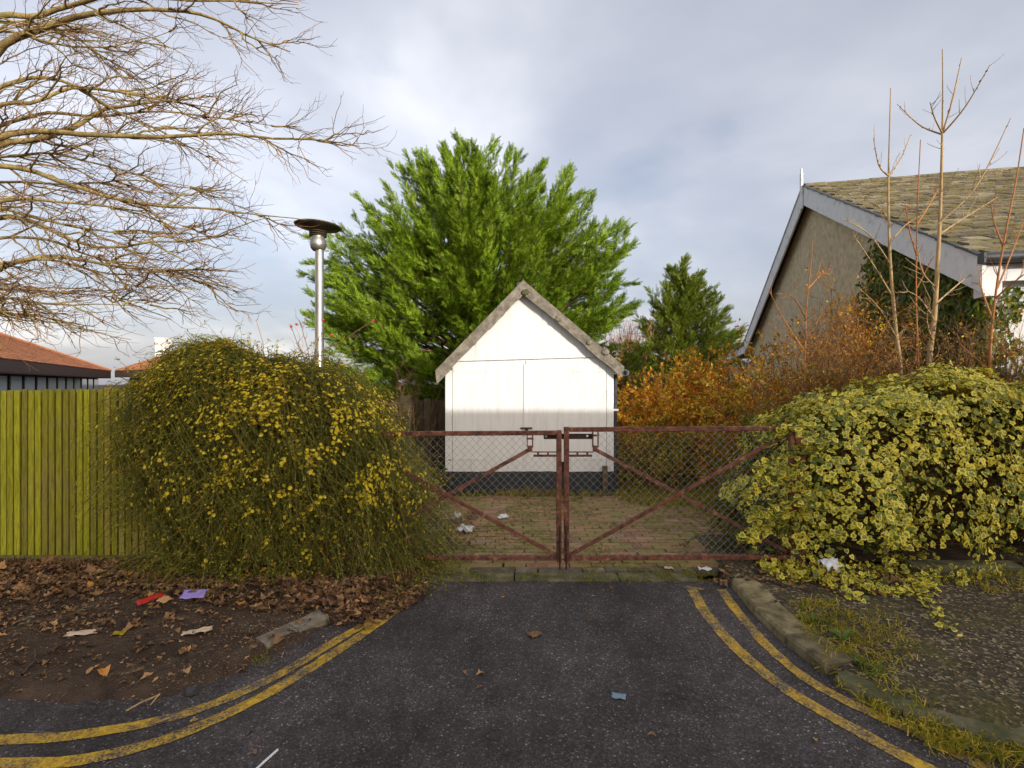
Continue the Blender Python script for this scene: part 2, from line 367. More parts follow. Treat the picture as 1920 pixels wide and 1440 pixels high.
M['render'] = basic('cream_render', [(.3, (.58, .55, .48)), (.7, (.66, .63, .56))], 3, .9, .2)
# bark and twigs
M['bark'] = None
m, t, b = new_mat('lichen_bark'); q = NT(t)
c = q.ramp(q.noise(9, 7, .7), [(.3, (.10, .065, .025)), (.5, (.26, .185, .065)), (.7, (.46, .35, .13))])
g = q.ramp(q.noise(3, 6, .6), [(.5, 0.0), (.65, .6)]); t.links.new(q.mix(g, c, (.19, .18, .055)), b.inputs['Base Color'])
b.inputs['Roughness'].default_value = .9; q.bump(b, q.noise(60, 6, .7), .8, .01); M['bark'] = m
M['twig'] = leafy('fine_twig', [(0, (.07, .046, .022)), (.5, (.15, .098, .045)), (1, (.24, .155, .07))], 0, .85, 2, gain=(1.7, 1.35, 1.2))
M['palebark'] = leafy('pale_sapling_bark', [(0, (.24, .165, .085)), (1, (.40, .28, .15))], 0, .85, 8, gain=(1.35, 1.3, 1.2))
M['brownwood'] = leafy('brown_stem', [(0, (.045, .028, .018)), (.5, (.10, .062, .036)), (1, (.17, .105, .055))], 0, .9, 2, gain=(1.8, 1.6, 1.4))
M['orangetwig'] = leafy('orange_brown_stem', [(0, (.12, .055, .025)), (.5, (.22, .105, .042)), (1, (.32, .17, .07))], 0, .9, 2, gain=(1.7, 1.5, 1.3))
M['conifer'] = leafy('conifer_foliage', [(0, (.026, .060, .008)), (.4, (.058, .125, .012)), (.8, (.110, .205, .020)), (1, (.165, .255, .030))], .22, .55, 1.1, varmix=.65, gain=(2.5, 2.0, 1.2))
M['conifer2'] = leafy('far_conifer_foliage', [(0, (.028, .060, .010)), (.5, (.070, .125, .016)), (1, (.135, .19, .030))], .35, .55, .9, varmix=.5, gain=(2.3, 1.8, 1.5))
M['greenleaf'] = leafy('green_shrub_leaf', [(0, (.035, .065, .010)), (.6, (.075, .12, .018)), (1, (.16, .17, .03))], .35, .5, 1.5, gain=(1.8, 1.6, 1.2))
M['orangeleaf'] = leafy('orange_autumn_leaf', [(0, (.15, .062, .012)), (.35, (.34, .14, .022)), (.7, (.50, .23, .035)), (1, (.52, .36, .05))], .4, .6, 1.5, gain=(2.3, 2.0, 1.2))
M['brownleaf'] = leafy('brown_autumn_leaf', [(0, (.050, .030, .014)), (.5, (.12, .070, .026)), (.85, (.21, .125, .035)), (1, (.30, .15, .04))], .3, .7, 1.5, gain=(2.3, 1.95, 1.3))
M['yellowleaf'] = leafy('yellow_autumn_leaf', [(0, (.16, .13, .02)), (.5, (.38, .30, .035)), (1, (.50, .38, .06))], .45, .55, 2, gain=(1.4, 1.4, 1.0))
M['jstem'] = leafy('jasmine_stem', [(0, (.035, .040, .014)), (.4, (.060, .072, .020)), (.8, (.115, .125, .035)), (1, (.14, .095, .05))], 0, .8, 3, gain=(2.1, 1.9, 1.1))
M['jleaf'] = leafy('jasmine_leaf', [(0, (.045, .055, .010)), (.5, (.095, .105, .018)), (1, (.20, .18, .03))], .3, .55, 2, gain=(2.9, 2.5, 1.3))
M['jflower'] = leafy('jasmine_petal', [(0, (.74, .52, .02)), (.5, (.88, .68, .045)), (1, (.90, .76, .16))], .3, .5, 3, varmix=.15, gain=(1.0, 1.0, 0.6))
M['litter'] = leafy('dead_leaf', [(0, (.030, .019, .013)), (.3, (.075, .046, .028)), (.6, (.135, .084, .048)), (.85, (.21, .135, .075)), (.96, (.30, .20, .11)), (1, (.36, .17, .04))], .1, .75, 3, gain=(1.8, 1.6, 1.35))
M['grass'] = leafy('grass_blade', [(0, (.055, .065, .010)), (.5, (.11, .125, .016)), (1, (.24, .20, .05))], .3, .6, 2, gain=(2.9, 2.4, 1.3))
M['moss'] = leafy('moss_tuft', [(0, (.055, .070, .010)), (.5, (.10, .115, .014)), (1, (.17, .165, .025))], .2, .8, 3, gain=(1.9, 1.7, 1.2))
M['weed'] = leafy('weed_leaf', [(0, (.045, .085, .014)), (1, (.11, .16, .03))], .3, .5, 3, gain=(1.4, 1.4, 1.0))
M['dryweed'] = leafy('dry_weed', [(0, (.15, .10, .035)), (1, (.30, .21, .08))], .2, .8, 3)
M['pebble'] = leafy('pebble', [(0, (.06, .05, .038)), (.5, (.17, .125, .075)), (.85, (.30, .22, .13)), (1, (.48, .40, .28))], 0, .7, 6, gain=(1.3, 1.25, 1.1))
M['deadwood'] = basic('dead_twig', [(.3, (.05, .035, .025)), (.7, (.13, .095, .065))], 30, .9, .4)
M['hip'] = basic('rose_hip', [(.3, (.45, .03, .015)), (.7, (.60, .06, .03))], 20, .35, 0)
# variegated ivy: green middle, cream margin
m, t, b = new_mat('variegated_ivy'); q = NT(t)
rim = q.n('ShaderNodeAttribute', attribute_name='rim').outputs['Fac']; isl = q.island()
e = q.math('ADD', q.math('ADD', rim, q.math('MULTIPLY', q.math('SUBTRACT', q.noise(90, 3), .5), .8)), q.math('MULTIPLY', q.math('SUBTRACT', isl, .5), .75))
e = q.math('ADD', e, q.math('MULTIPLY', q.math('SUBTRACT', q.noise(3.0, 3), .5), 1.1))
mk = q.ramp(e, [(.58, 0.0), (.70, 1.0)])
gr = q.ramp(isl, [(0, (.11, .155, .018)), (.5, (.23, .265, .035)), (1, (.44, .41, .05))])
cm = q.ramp(isl, [(0, (.64, .56, .06)), (.5, (.82, .71, .09)), (1, (.86, .69, .06))])
c = q.mix(mk, gr, cm)
t.links.new(c, b.inputs['Base Color']); b.inputs['Roughness'].default_value = .42
tr = q.n('ShaderNodeBsdfTranslucent', {'Color': c}); ms = q.n('ShaderNodeMixShader', {0: .25})
t.links.new(b.outputs[0], ms.inputs[1]); t.links.new(tr.outputs[0], ms.inputs[2]); t.links.new(ms.outputs[0], t.nodes['Material Output'].inputs[0]); M['ivy'] = m
def plain(name, c, rough=.5, trans=0):
    m = basic(name, [(.3, tuple(x*.85 for x in c)), (.7, c)], 25, rough, .2, 60); return m
M['p_white'] = plain('white_plastic', (.80, .80, .80), .4); M['p_red'] = plain('red_wrapper', (.55, .03, .02), .4)
M['p_purple'] = plain('purple_wrapper', (.36, .26, .62), .4); M['p_tan'] = plain('tan_card', (.62, .36, .16), .6)
M['p_blue'] = plain('blue_grey_paper', (.20, .28, .36), .7); M['p_pink'] = plain('pale_wrapper', (.74, .55, .38), .5)
M['stone'] = basic('dark_stone', [(.3, (.035, .035, .04)), (.7, (.09, .09, .095))], 20, .85, .5)
M['chipwood'] = basic('splintered_wood', [(.3, (.28, .17, .07)), (.7, (.52, .35, .17))], 20, .8, .4)

# ------------------------------------------------------------------ ground, road, pavements
KL = np.array([gp(800, 1086)[:2], gp(715, 1120)[:2], gp(620, 1168)[:2], gp(500, 1228)[:2], gp(400, 1275)[:2], gp(300, 1300)[:2], gp(150, 1309)[:2], gp(0, 1306)[:2], (-5, 2.86), (-14, 2.95)])
KR = np.array([gp(1368, 1092)[:2], gp(1415, 1150)[:2], gp(1478, 1212)[:2], gp(1560, 1275)[:2], gp(1690, 1350)[:2], gp(1800, 1385)[:2], gp(1920, 1412)[:2], (3.4, 2.25), (6, 2.1), (14, 2.0)])
obj('ground', [(np.array([[-900,-900,-.09],[900,-900,-.09],[900,1400,-.09],[-900,1400,-.09]], float), np.array([[0,1,2,3]]))], M['soil'], kind='structure')
ROADY = 4.41
# road: one sheet under everything near
rv = [(-60, -14, 0), (60, -14, 0), (60, 4.42, 0), (-60, 4.42, 0)]
road = obj('road', [(np.array(rv, float), np.array([[0,1,2,3]]))], M['asphalt'], kind='structure')

def sd_poly(P, poly, side):
    """signed distance of P (n,2) to an open polyline; positive on the given side"""
    best = np.full(len(P), 1e9); sg = np.zeros(len(P))
    for a, b in zip(poly[:-1], poly[1:]):
        d = b-a; t = np.clip(((P-a)@d)/(d@d), 0, 1); q = P-(a+t[:, None]*d); dist = np.linalg.norm(q, axis=1)
        cr_ = d[0]*(P[:, 1]-a[1])-d[1]*(P[:, 0]-a[0]); m_ = dist < best-1e-7
        best[m_] = dist[m_]; sg[m_] = np.sign(cr_[m_])
    return best*sg*side
def nz(P, sc, seed=0.0):
    return np.array([mnoise.fractal(Vector((p[0]*sc+seed, p[1]*sc, seed)), 1.0, 2.0, 4) for p in P])
def field(name, x0, x1, y0, y1, step, hfun, mat):
    nx, ny = int((x1-x0)/step)+1, int((y1-y0)/step)+1
    X, Y = np.meshgrid(np.linspace(x0, x1, nx), np.linspace(y0, y1, ny)); P = np.stack([X.ravel(), Y.ravel()], 1)
    v = np.column_stack([P, hfun(P)]); i = np.arange(nx-1)[None]+np.arange(ny-1)[:, None]*nx
    f = np.stack([i, i+1, i+1+nx, i+nx], -1).reshape(-1, 4)
    return obj(name, [(v, f)], mat, smooth=True, kind='structure')
def h_left(P):
    d = sd_poly(P, KL, -1)+nz(P, 3.2, 8.3)*.05; n_ = nz(P, 2.5, 3.1)*.020+nz(P, 9, 1.1)*.008
    h = np.clip((d+.02)*.9, -.06, .055)+n_*np.clip(d*6+.8, 0, 1)
    h -= np.clip((P[:, 1]-4.1)/.6, 0, 1)*.062*(d > .1)
    return np.minimum(h, np.where(P[:, 0] > -.78, .008-(P[:, 0]+.78)*.3, 9))
pl = field('left_pavement', -9, -.5, 2.3, 5.6, .05, h_left, M['dirtpath'])
def h_right(P):
    d = sd_poly(P, KR, 1); n_ = nz(P, 2.2, 7.7)*.022+nz(P, 9, 4.1)*.008
    h = np.clip((d-.02)*.7, -.06, .062)+n_*np.clip(d*6+.5, 0, 1)
    return h
pr = field('right_pavement', 1.2, 10, 1.7, 5.6, .05, h_right, M['aggregate'])
def zl(x, y): return float(h_left(np.array([[x, y]]))[0])
def zr(x, y): return float(h_right(np.array([[x, y]]))[0])
# earth and grass bank around the yard
def h_yard(P):
    n_ = nz(P, .9, 2.0)*.05
    inside = (P[:, 0] > -1.55) & (P[:, 0] < 2.5+0*P[:, 1]) & (P[:, 1] < 10.8)
    e = np.maximum(np.maximum(-1.55-P[:, 0], P[:, 0]-2.45-.05*(P[:, 1]-4.6)), P[:, 1]-8.2)
    h = np.clip(e*.35, -.06, .10)+n_*np.clip(e*2, 0, 1)
    return np.where((P[:, 0] < -1.0) & (P[:, 1] < 5.25), -.08, h)
field('yard_earth', -9, 16, 4.62, 40, .2, h_yard, M['soil'])
def zy(x, y): return float(h_yard(np.array([[x, y]]))[0])

# painted lines (parts of the road)
def ribbon(px, w, z, n=60):
    c = resample(np.array([gp(*p)[:2] for p in px]), n); tg = nrm(np.gradient(c, axis=0)); s = np.stack([-tg[:, 1], tg[:, 0]], 1)
    L = c+s*w/2+RNG.normal(size=c.shape)*.0025; Rr = c-s*w/2+RNG.normal(size=c.shape)*.0025
    v = np.column_stack([np.concatenate([L, Rr]), np.full(2*n, z)]); i = np.arange(n-1)
    return (v, np.stack([i+n, i+n+1, i+1, i], 1))
LN = [([(-500, 1395), (-200, 1396), (0, 1388), (120, 1382), (250, 1362), (360, 1335), (450, 1300), (540, 1256), (620, 1208), (700, 1162)], .075),
      ([(-500, 1440), (-200, 1440), (0, 1434), (120, 1430), (250, 1405), (380, 1360), (500, 1302), (600, 1242), (680, 1190), (740, 1147), (776, 1118)], .078),
      ([(1297, 1104), (1320, 1145), (1365, 1200), (1430, 1260), (1500, 1310), (1600, 1367), (1730, 1438), (1900, 1520)], .085),
      ([(1352, 1106), (1385, 1150), (1432, 1205), (1500, 1265), (1580, 1312), (1690, 1362), (1830, 1432), (2000, 1500)], .075)]
for pts, w in LN: part('yellow_line', [ribbon(pts, w, .004)], M['yellow'], road)
part('yellow_line', [ribbon([(1283, 1103), (1300, 1104), (1322, 1106)], .05, .0065, 6)], M['yellow'], road)

# kerbs
kerb = thing('kerb', 'x', 'kerb', (0, 0, 0)); del kerb['label'], kerb['category']; kerb['kind'] = 'structure'
def kerb_stone(a, b, w, z0, z1, side, mat):
    a, b = np.array([*a, 0.]), np.array([*b, 0.]); d = nrm(b-a); s = np.array([-d[1], d[0], 0])*side
    g = .006; a = a+d*g; b = b-d*g
    pr_ = [(0, z0), (.008, z1-.018), (.022, z1), (w, z1+.012), (w, z0)]
    v = [p+s*u+np.array([0, 0, z]) for p in (a, (a+b)/2+RNG.normal(size=3)*.002, b) for u, z in pr_]; n = len(pr_)
    f = [[i*n+j, (i+1)*n+j, (i+1)*n+j+1, i*n+j+1] for i in range(2) for j in range(n-1)]
    o = part('kerb_stone', [(np.array(v), np.array(f)), (np.array(v), np.array([[0,1,2,3,4],[14,13,12,11,10]]))], mat, kerb)
    return o
for a, b in (((620, 1168), (562, 1198)), ((562, 1198), (500, 1228))): kerb_stone(gp(*a)[:2], gp(*b)[:2], .125, -.05, .060, -1, M['paver_grey'])
Kc = resample(KL, 80)
for i in range(34, 72, 4): kerb_stone(Kc[i], Kc[i+4], .10, -.05, .070, -1, M['mosscrete'])
Kr = resample(KR, 90)
for a, b in (((1368, 1098), (1412, 1152)), ((1412, 1152), (1470, 1208)), ((1470, 1208), (1545, 1268))): kerb_stone(gp(*a)[:2], gp(*b)[:2], .20, -.05, .066, 1, M['concrete'])
for a, b in (((1560, 1285), (1690, 1352)), ((1690, 1352), (1810, 1392)), ((1810, 1392), (1960, 1425)), ((1960, 1425), (2200, 1450))): kerb_stone(gp(*a)[:2], gp(*b)[:2], .12, -.05, .048, 1, M['mosscrete'])
# dropped kerb across the drive
xs = [-.86, .02, .93, 1.62]
for a, b in zip(xs[:-1], xs[1:]):
    part('kerb_stone', [box(a+.004, b-.004, 4.40+random.uniform(-.006, .006), 4.575, -.08, .022+random.uniform(-.003, .003))], M['mosscrete'], kerb, bevel=.01)

# driveway with brick pavers
drive = obj('driveway', [(np.array([[-1.75, 4.58, .006], [2.9, 4.58, .006], [2.9, 8.6, .006], [-1.75, 8.6, .006]]), np.array([[0,1,2,3]]))], M['soil'], kind='structure')
pm = make_mesh('paver', [box(-.0965, .0965, -.0465, .0465, -.03, .014)]); pmg = pm.copy(); pm.materials.append(M['paver']); pmg.materials.append(M['paver_grey'])
cnt = 0; rest = []
y = 4.63; row = 0
while y < 8.05:
    x = -1.7+(.1 if row % 2 else 0)
    while x < 2.75:
        if not (y > 7.72 and -1.05 < x < 1.58):
            j = RNG.normal(size=3)*[.003, .003, .0025]; rz = random.gauss(0, .018)
            if cnt < 299 and -1.45 < x < 2.3:
                o = link('paver', pmg if row == 0 else pm, None, drive); o.location = (x+j[0], y+j[1], .012+j[2]); o.rotation_euler = (random.gauss(0, .012), random.gauss(0, .012), rz); cnt += 1
            else:
                rest.append(obox((x+j[0], y+j[1], .004+j[2]), (.193, .193*rz, 0), (-.093*rz, .093, 0), (random.gauss(0, .002), 0, .044)))
        x += .203
    y += .1035; row += 1
part('pavers', rest, M['paver_s'], drive, kind='stuff')

# ------------------------------------------------------------------ building across the road (behind the camera): it shades the foreground
bk = thing('apartment_block', 'long pale rendered flat-roofed building standing across the road', 'building', (18, -20, 0))
BY, BZ = -16.0, 1.28+(7.77+16.0)*math.tan(R(SUN_EL))/math.cos(R(SUN_AZ))
part('wall', [box(5.5, 32, -26, BY, 0, BZ-.3)], M['render'], bk); part('parapet', [box(5.4, 32.1, -26.1, BY+.06, BZ-.3, BZ)], M['concrete'], bk)
for i in range(5):
    for zz in (1.0, 3.8, 6.4):
        if zz+1.3 < BZ-.4:
            w_ = part('window', [box(7.4+i*4.8, 9.4+i*4.8, BY+.005, BY+.05, zz, zz+1.3)], M['frame'], bk); part('pane', [box(7.5+i*4.8, 9.3+i*4.8, BY+.051, BY+.06, zz+.1, zz+1.2)], M['glass'], w_).location = (-8, 20, 0)
for o in bk.children:
    for g_ in o.children: g_.location = (0, 0, 0)

# ------------------------------------------------------------------ shed
SY = 7.77
shed = thing('shed', 'small white timber shed with double doors and weathered gable roof', 'shed', (.26, SY, 0))
XL, XR, AX = -1.0, 1.53, .165; EZL, EZR, AZ = 1.93, 1.97, 3.13; SD = 2.75
def roofz(x): return EZL+(AZ-EZL)*(x-XL)/(AX-XL) if x < AX else EZR+(AZ-EZR)*(XR-x)/(XR-AX)
part('side_wall', [box(XL, XL+.04, SY+.03, SY+SD, 0, EZL-.02)], M['shed'], shed)
part('side_wall', [box(XR-.04, XR, SY+.03, SY+SD, 0, EZR-.02)], M['shed'], shed)
bw = np.array([[XL+.05,SY+SD-.05,0],[XR-.05,SY+SD-.05,0],[XR-.05,SY+SD-.05,EZR],[AX,SY+SD-.05,AZ-.05],[XL+.05,SY+SD-.05,EZL]])
part('back_wall', [(bw, np.array([[4,3,2,1,0]]))], M['shed'], shed)
# frame behind boards (inner backing)
fb = bw.copy(); fb[:, 1] = SY+.035
part('front_frame', [(fb, np.array([[0,1,2,3,4]]))], M['shed'], shed)
def plank(x0, x1, zb, zt0, zt1, y0, th=.02):
    v = np.array([[x0,y0,zb],[x1,y0,zb],[x1,y0+th,zb],[x0,y0+th,zb],[x0,y0,zt0],[x1,y0,zt1],[x1,y0+th,zt1],[x0,y0+th,zt0]]); return (v, BF)
HEADL, HEADR = 2.035, 2.11
def headz(x): return HEADL+(HEADR-HEADL)*(x-XL)/(XR-XL)
gab = part('gable_panel', [(np.array([[XL+.02,SY+.02,headz(XL)+.004],[XR-.02,SY+.02,headz(XR)+.004],[AX+.6,SY+.02,2.6],[AX,SY+.02,AZ-.03],[AX-.6,SY+.02,2.6]]), np.array([[0,1,2,3,4]]))], M['shed'], shed)
n = 26; xx = np.linspace(XL+.012, XR-.012, n+1)
def sub(name, parts, mat, par, bevel=0):
    o = obj(name, parts, mat, par)
    if bevel: b = o.modifiers.new('bevel', 'BEVEL'); b.width = bevel; b.segments = 1; b.limit_method = 'ANGLE'
    return o
for a, b_ in zip(xx[:-1], xx[1:]):
    zb = headz((a+b_)/2)+.006
    za, zc = roofz(a)-.01, roofz(b_)-.01
    if max(za, zc) > zb+.03: sub('plank', [plank(a+.0008, b_-.0008, zb, max(za, zb+.001), max(zc, zb+.001), SY-.004+random.uniform(-.0005, .0005))], M['shed'], gab)
# doors
DX0, DX1, DXM = -.90, 1.43, .205
for (x0, x1, zs) in ((DX0, DXM-.006, -.018), (DXM+.006, DX1, .0)):
    d = part('door', [box(x0+.01, x1-.01, SY+.002, SY+.02, .03, headz((x0+x1)/2)-.03)], M['shed'], shed)
    xx = np.linspace(x0, x1, 12)
    for a, b_ in zip(xx[:-1], xx[1:]):
        sub('plank', [plank(a+.0008, b_-.0008, .02+random.uniform(-.004, .004), headz(a)-.012+zs*.3, headz(b_)-.012+zs*.3, SY-.016+random.uniform(-.0006, .0006))], M['shed'], d)
    hx = x0+.02 if x0 < 0 else x1-.52
    for hz in (1.88, .55): sub('hinge', [box(hx, hx+.5, SY-.024, SY-.017, hz, hz+.035)], M['shed'], d, .003)
part('corner_board', [box(XL-.012, DX0-.006, SY-.012, SY+.02, .01, EZL-.02)], M['shed'], shed, bevel=.004)
part('corner_board', [box(DX1+.006, XR+.012, SY-.012, SY+.02, .01, EZR)], M['shed'], shed, bevel=.004)
part('cover_strip', [box(DXM-.03, DXM+.025, SY-.030, SY-.0175, .38, 2.0)], M['shed'], shed, bevel=.003)
part('padlock_hasp', [box(DXM-.08, DXM+.10, SY-.042, SY-.031, 1.02, 1.045), box(DXM-.01, DXM+.04, SY-.06, SY-.043, .98, 1.03)], M['darksteel'], shed, bevel=.003)
part('post_stub', [box(1.36, 1.43, SY-.12, SY-.05, 0, .47)], M['fence_dark'], shed, bevel=.005)
# roof
OV = .14
def roof_slab(sgn):
    x_e = (XL-.14) if sgn < 0 else (XR+.14); z_e = 1.80 if sgn < 0 else 1.86
    y0, y1 = SY-OV+.03, SY+SD+.1; nn = 14
    v, f = [], []
    apex = np.array([AX, 0, 3.235]); ev = np.array([x_e, 0, z_e+.09]); d = ev-apex; nv = nrm(np.array([-d[2]*sgn, 0, d[0]*sgn]))
    for j, yy in enumerate((y0, (y0+y1)/2, y1)):
        for i in range(nn+1):
            p = apex+d*i/nn; v.append([p[0], yy, p[2]]); v.append([p[0]-nv[0]*.045, yy, p[2]-nv[2]*.045])
    n2 = 2*(nn+1)
    for j in range(2):
        for i in range(nn):
            a = j*n2+2*i; f += [[a, a+2, a+2+n2, a+n2], [a+1, a+1+n2, a+3+n2, a+3]]
    for i in range(nn): a = 2*i; f += [[a, a+1, a+3, a+2]]
    a = 2*nn; f += [[a, a+1, a+1+n2, a+n2], [a+n2, a+n2+1, a+2*n2+1, a+2*n2]]
    return (np.array(v), np.array(f))
for sgn in (-1, 1):
    part('roof_sheet', [roof_slab(sgn)], M['shedroof'], shed)
    # verge board with a ragged lower edge
    x_e = (XL-.145) if sgn < 0 else (XR+.145); z_e = 1.80 if sgn < 0 else 1.86
    nn = 40; v = []
    top = np.array([AX, 0, 3.25]); ev = np.array([x_e, 0, z_e+.10]); d = ev-top; nv = nrm(np.array([d[2]*sgn, 0, -d[0]*sgn]))
    if nv[2] > 0: nv = -nv
    for i in range(nn+1):
        t_ = i/nn; p = top+d*t_; w_ = .145+.010*mnoise.noise(Vector((t_*9, sgn*3., 0)))+.012*(1 if mnoise.noise(Vector((t_*5, sgn*7., 1))) > .1 else 0)
        q_ = p+np.array([0, 0, -1])*w_/max(-nv[2], .3)
        if i == nn: q_ = q_+np.array([-.02*sgn, 0, .03])
        up_ = .006*mnoise.noise(Vector((t_*14, 5., sgn)))
        for yy in (SY-OV, SY-OV+.028): v += [[p[0], yy, p[2]+up_], [q_[0], yy, q_[2]]]
    v = np.array(v); f = []
    for i in range(nn): a = 4*i; f += [[a, a+1, a+5, a+4], [a+2, a+6, a+7, a+3], [a, a+4, a+6, a+2], [a+1, a+3, a+7, a+5]]
    f += [[4*nn, 4*nn+1, 4*nn+3, 4*nn+2]]
    part('verge', [(v, np.array(f))], M['shedroof'], shed)
    # under-verge white trim follows the wall
def lump(c, r, seed, sq=(1, 1, 1)):
    bm = bmesh.new(); bmesh.ops.create_icosphere(bm, subdivisions=2, radius=1)
    v = np.array([list(x.co*(1+.35*mnoise.noise(x.co*1.7+Vector((seed, 0, 0))))) for x in bm.verts])*r*np.array(sq)+np.asarray(c); f = np.array([[q_.index for q_ in p.verts] for p in bm.faces]); bm.free()
    return (v, f)
for px, py, r in ((1047, 598, .055), (985, 548, .06), (1135, 660, .06), (1105, 642, .05)):
    p = at(px, py, SY-OV-.01); part('mortar_patch', [lump(p, r, px, (1, .35, .8))], M['mosscrete'] if px == 985 else M['shedroof'], shed, True)
part('gutter', tubes(np.array([[XR+.17, SY-.16, 1.87], [XR+.17, SY+SD, 1.87]]), np.array([.045, .045]), 8), M['whiteboard'], shed, True)
part('downpipe', tubes(np.array([[XR+.05, SY+.06, 1.85], [XR+.05, SY+.06, .05]]), np.array([.03, .03]), 8), M['gutter'], shed, True)
part('pipe_clip', [box(XR, XR+.09, SY+.01, SY+.05, 1.29, 1.32)], M['whiteboard'], shed)

# ------------------------------------------------------------------ gate
GY = 4.66
def gate(mirror, label):
    s = mirror
    x_in = at(1048, 0, GY)[0] if s < 0 else at(1062, 0, GY)[0]
    Wd = 1.98 if s < 0 else 2.05
    zt = at(0, 809, GY)[2] if s < 0 else at(0, 803, GY)[2]; zb = at(0, 1046, GY)[2]
    g = thing('gate', label, 'gate', (x_in, GY, 0), 'pair of driveway gates')
    def X(u): return x_in+s*u
    fw, dp = .046, .045
    zh = zt+(0.0 if s < 0 else .012)-(.012 if s < 0 else 0)
    part('stile', [bar((X(0), GY, zt+.012), (X(0), GY, zb-.03), fw, dp)], M['rust'], g, bevel=.004)
    part('stile', [bar((X(Wd), GY, zh+.012), (X(Wd), GY, zb-.03), fw, dp)], M['rust'], g, bevel=.004)
    part('top_rail', [bar((X(.027), GY, zt-.012), (X(Wd-.027), GY, zh-.012), .040, dp)], M['rust'], g, bevel=.004)
    part('bottom_rail', [bar((X(.027), GY, zb), (X(Wd-.027), GY, zb+.01), .040, dp)], M['rust'], g, bevel=.004)
    bx, bz = .262, at(0, 843, GY)[2]
    part('brace', [bar((X(.03), GY-.012, zb+.03), (X(Wd-.03), GY-.012, zh-.05), .035, .02)], M['rust'], g, bevel=.003)
    part('brace', [bar((X(bx), GY+.016, bz), (X(Wd-.03), GY+.016, zb+.05), .035, .02)], M['rust'], g, bevel=.003)
    # lock opening: hanger and lower bar with small uprights
    part('hanger', [box(min(X(bx-.02), X(bx+.02)), max(X(bx-.02), X(bx+.02)), GY-.01, GY+.02, bz-.02, bz+.035),
                    bar((X(bx-.022), GY, bz+.02), (X(bx-.022), GY, zt-.03), .010, .03), bar((X(bx+.026), GY, bz+.02), (X(bx+.026), GY, zt-.03), .008, .03),
                    bar((X(bx-.03), GY, zt-.065), (X(bx+.035), GY, zt-.065), .016, .03)], M['rust'], g, bevel=.002)
    part('lock_bar', [bar((X(.02), GY, bz-.055), (X(bx-.03), GY, bz-.055), .018, .03), bar((X(.02), GY, bz-.022), (X(bx-.02), GY, bz-.022), .009, .02),
                      bar((X(.10), GY, bz-.055), (X(.10), GY, bz-.022), .018, .012), bar((X(.19), GY, bz-.055), (X(.19), GY, bz-.022), .018, .012)], M['rust'], g, bevel=.002)
    part('drop_bolt', tubes(np.array([[X(-.005), GY-.035, zb+.30], [X(-.005), GY-.035, .012]]), np.array([.008, .008]), 6), M['darksteel'], g, True)
    # chain link: zigzag wires woven as neighbours touching
    ds = .036; zlo, zhi = zb+.02, zt-.035; nzg = int((zhi-zlo)/ds); ws = []
    nw = int((Wd-.05)/ds)
    for i in range(nw):
        u0 = .03+i*ds
        zz = zlo+np.arange(nzg+1)*(zhi-zlo)/nzg
        uu = u0+((np.arange(nzg+1)+i) % 2)*ds*1.04; yy = GY+.004+((np.arange(nzg+1)) % 2)*.004
        # cut away the lock opening
        keep = ~((uu < bx) & (zz > bz-.03)) if True else None
        P = np.stack([X(uu), yy, zz], 1)
        P = P+RNG.normal(size=P.shape)*.0009
        if keep.sum() > 2:
            P = P[:keep.sum()] if not keep.all() else P
            ws += tubes(P, np.full(len(P), .0018), 4)
    part('wire_mesh', ws, M['wire'], g, kind='stuff')
    return g
gl = gate(-1, 'rusty red wire-mesh gate leaf whose far end is hidden in the yellow-flowered bush')
gr_ = gate(1, 'rusty red wire-mesh gate leaf whose far end is hidden in the variegated ivy')
part('slide_bolt', [box(at(1020, 0, GY)[0], at(1112, 0, GY)[0], GY+.028, GY+.05, at(0, 824, GY)[2], at(0, 814, GY)[2])], M['darksteel'], gr_, bevel=.003)
for px in (1024, 1101): part('bolt_head', [lump(at(px, 817.5, GY+.022), .012, px)], M['whiteboard'], gr_, True)
part('latch_plate', [box(at(1050.5, 0, GY)[0]+.012, at(1059, 0, GY)[0]-.004, GY-.005, GY+.018, at(0, 884, GY)[2], at(0, 866, GY)[2])], M['darksteel'], gr_)

# gate posts, hidden in plants
for px, lab in ((640, 'rusty steel gate post inside the yellow-flowered bush'), (1497, 'rusty steel gate post inside the variegated ivy')):
    c = at(px, 0, GY+.02); o = obj('gate_post', [box(c[0]-.045, c[0]+.045, c[1]-.045, c[1]+.045, -.05, 1.20), box(c[0]-.055, c[0]+.055, c[1]-.055, c[1]+.055, 1.201, 1.21)], M['rust']); tag(o, lab, 'post', 'gate posts')

# ------------------------------------------------------------------ fence
FY = 4.97
fence = thing('fence', 'closeboard wooden fence green with algae along the leaf-strewn pavement', 'fence', (-3.6, FY, 0))
x = -6.6; bmesh_cache = {}
while x < -1.75:
    second = x > at(203, 0, FY)[0]
    top = at(0, 727 if second else 731.5, FY)[2]+random.uniform(-.006, .006)+(0 if second else (x+5)*.012)
    v = box(-.0228, .0228, -.013, .009, 0, 1)[0]; wv = v.copy()
    wv[:, 2] = np.where(v[:, 2] > .5, top, .045); wv[[1, 5], 1] += .007
    wv[:, 0] += x; wv[:, 1] += FY-.012+random.uniform(-.002, .002); wv[4:, 0] += random.uniform(-.004, .004)
    part('board', [(wv, BF)], M['fence_brown'] if (second and random.random() < .75) else M['fence_green'], fence, bevel=.002)
    x += .0672
part('gap_shade_backing', [box(-6.65, -1.75, FY+.004, FY+.022, .02, 1.62)], M['fence_gap_shade'], fence)  # added dark sheet, gives the gaps between boards their painted shade
part('gravel_board', [box(-6.65, -1.75, FY-.028, FY+.004, -.04, .043)], M['fence_board'], fence, bevel=.004)
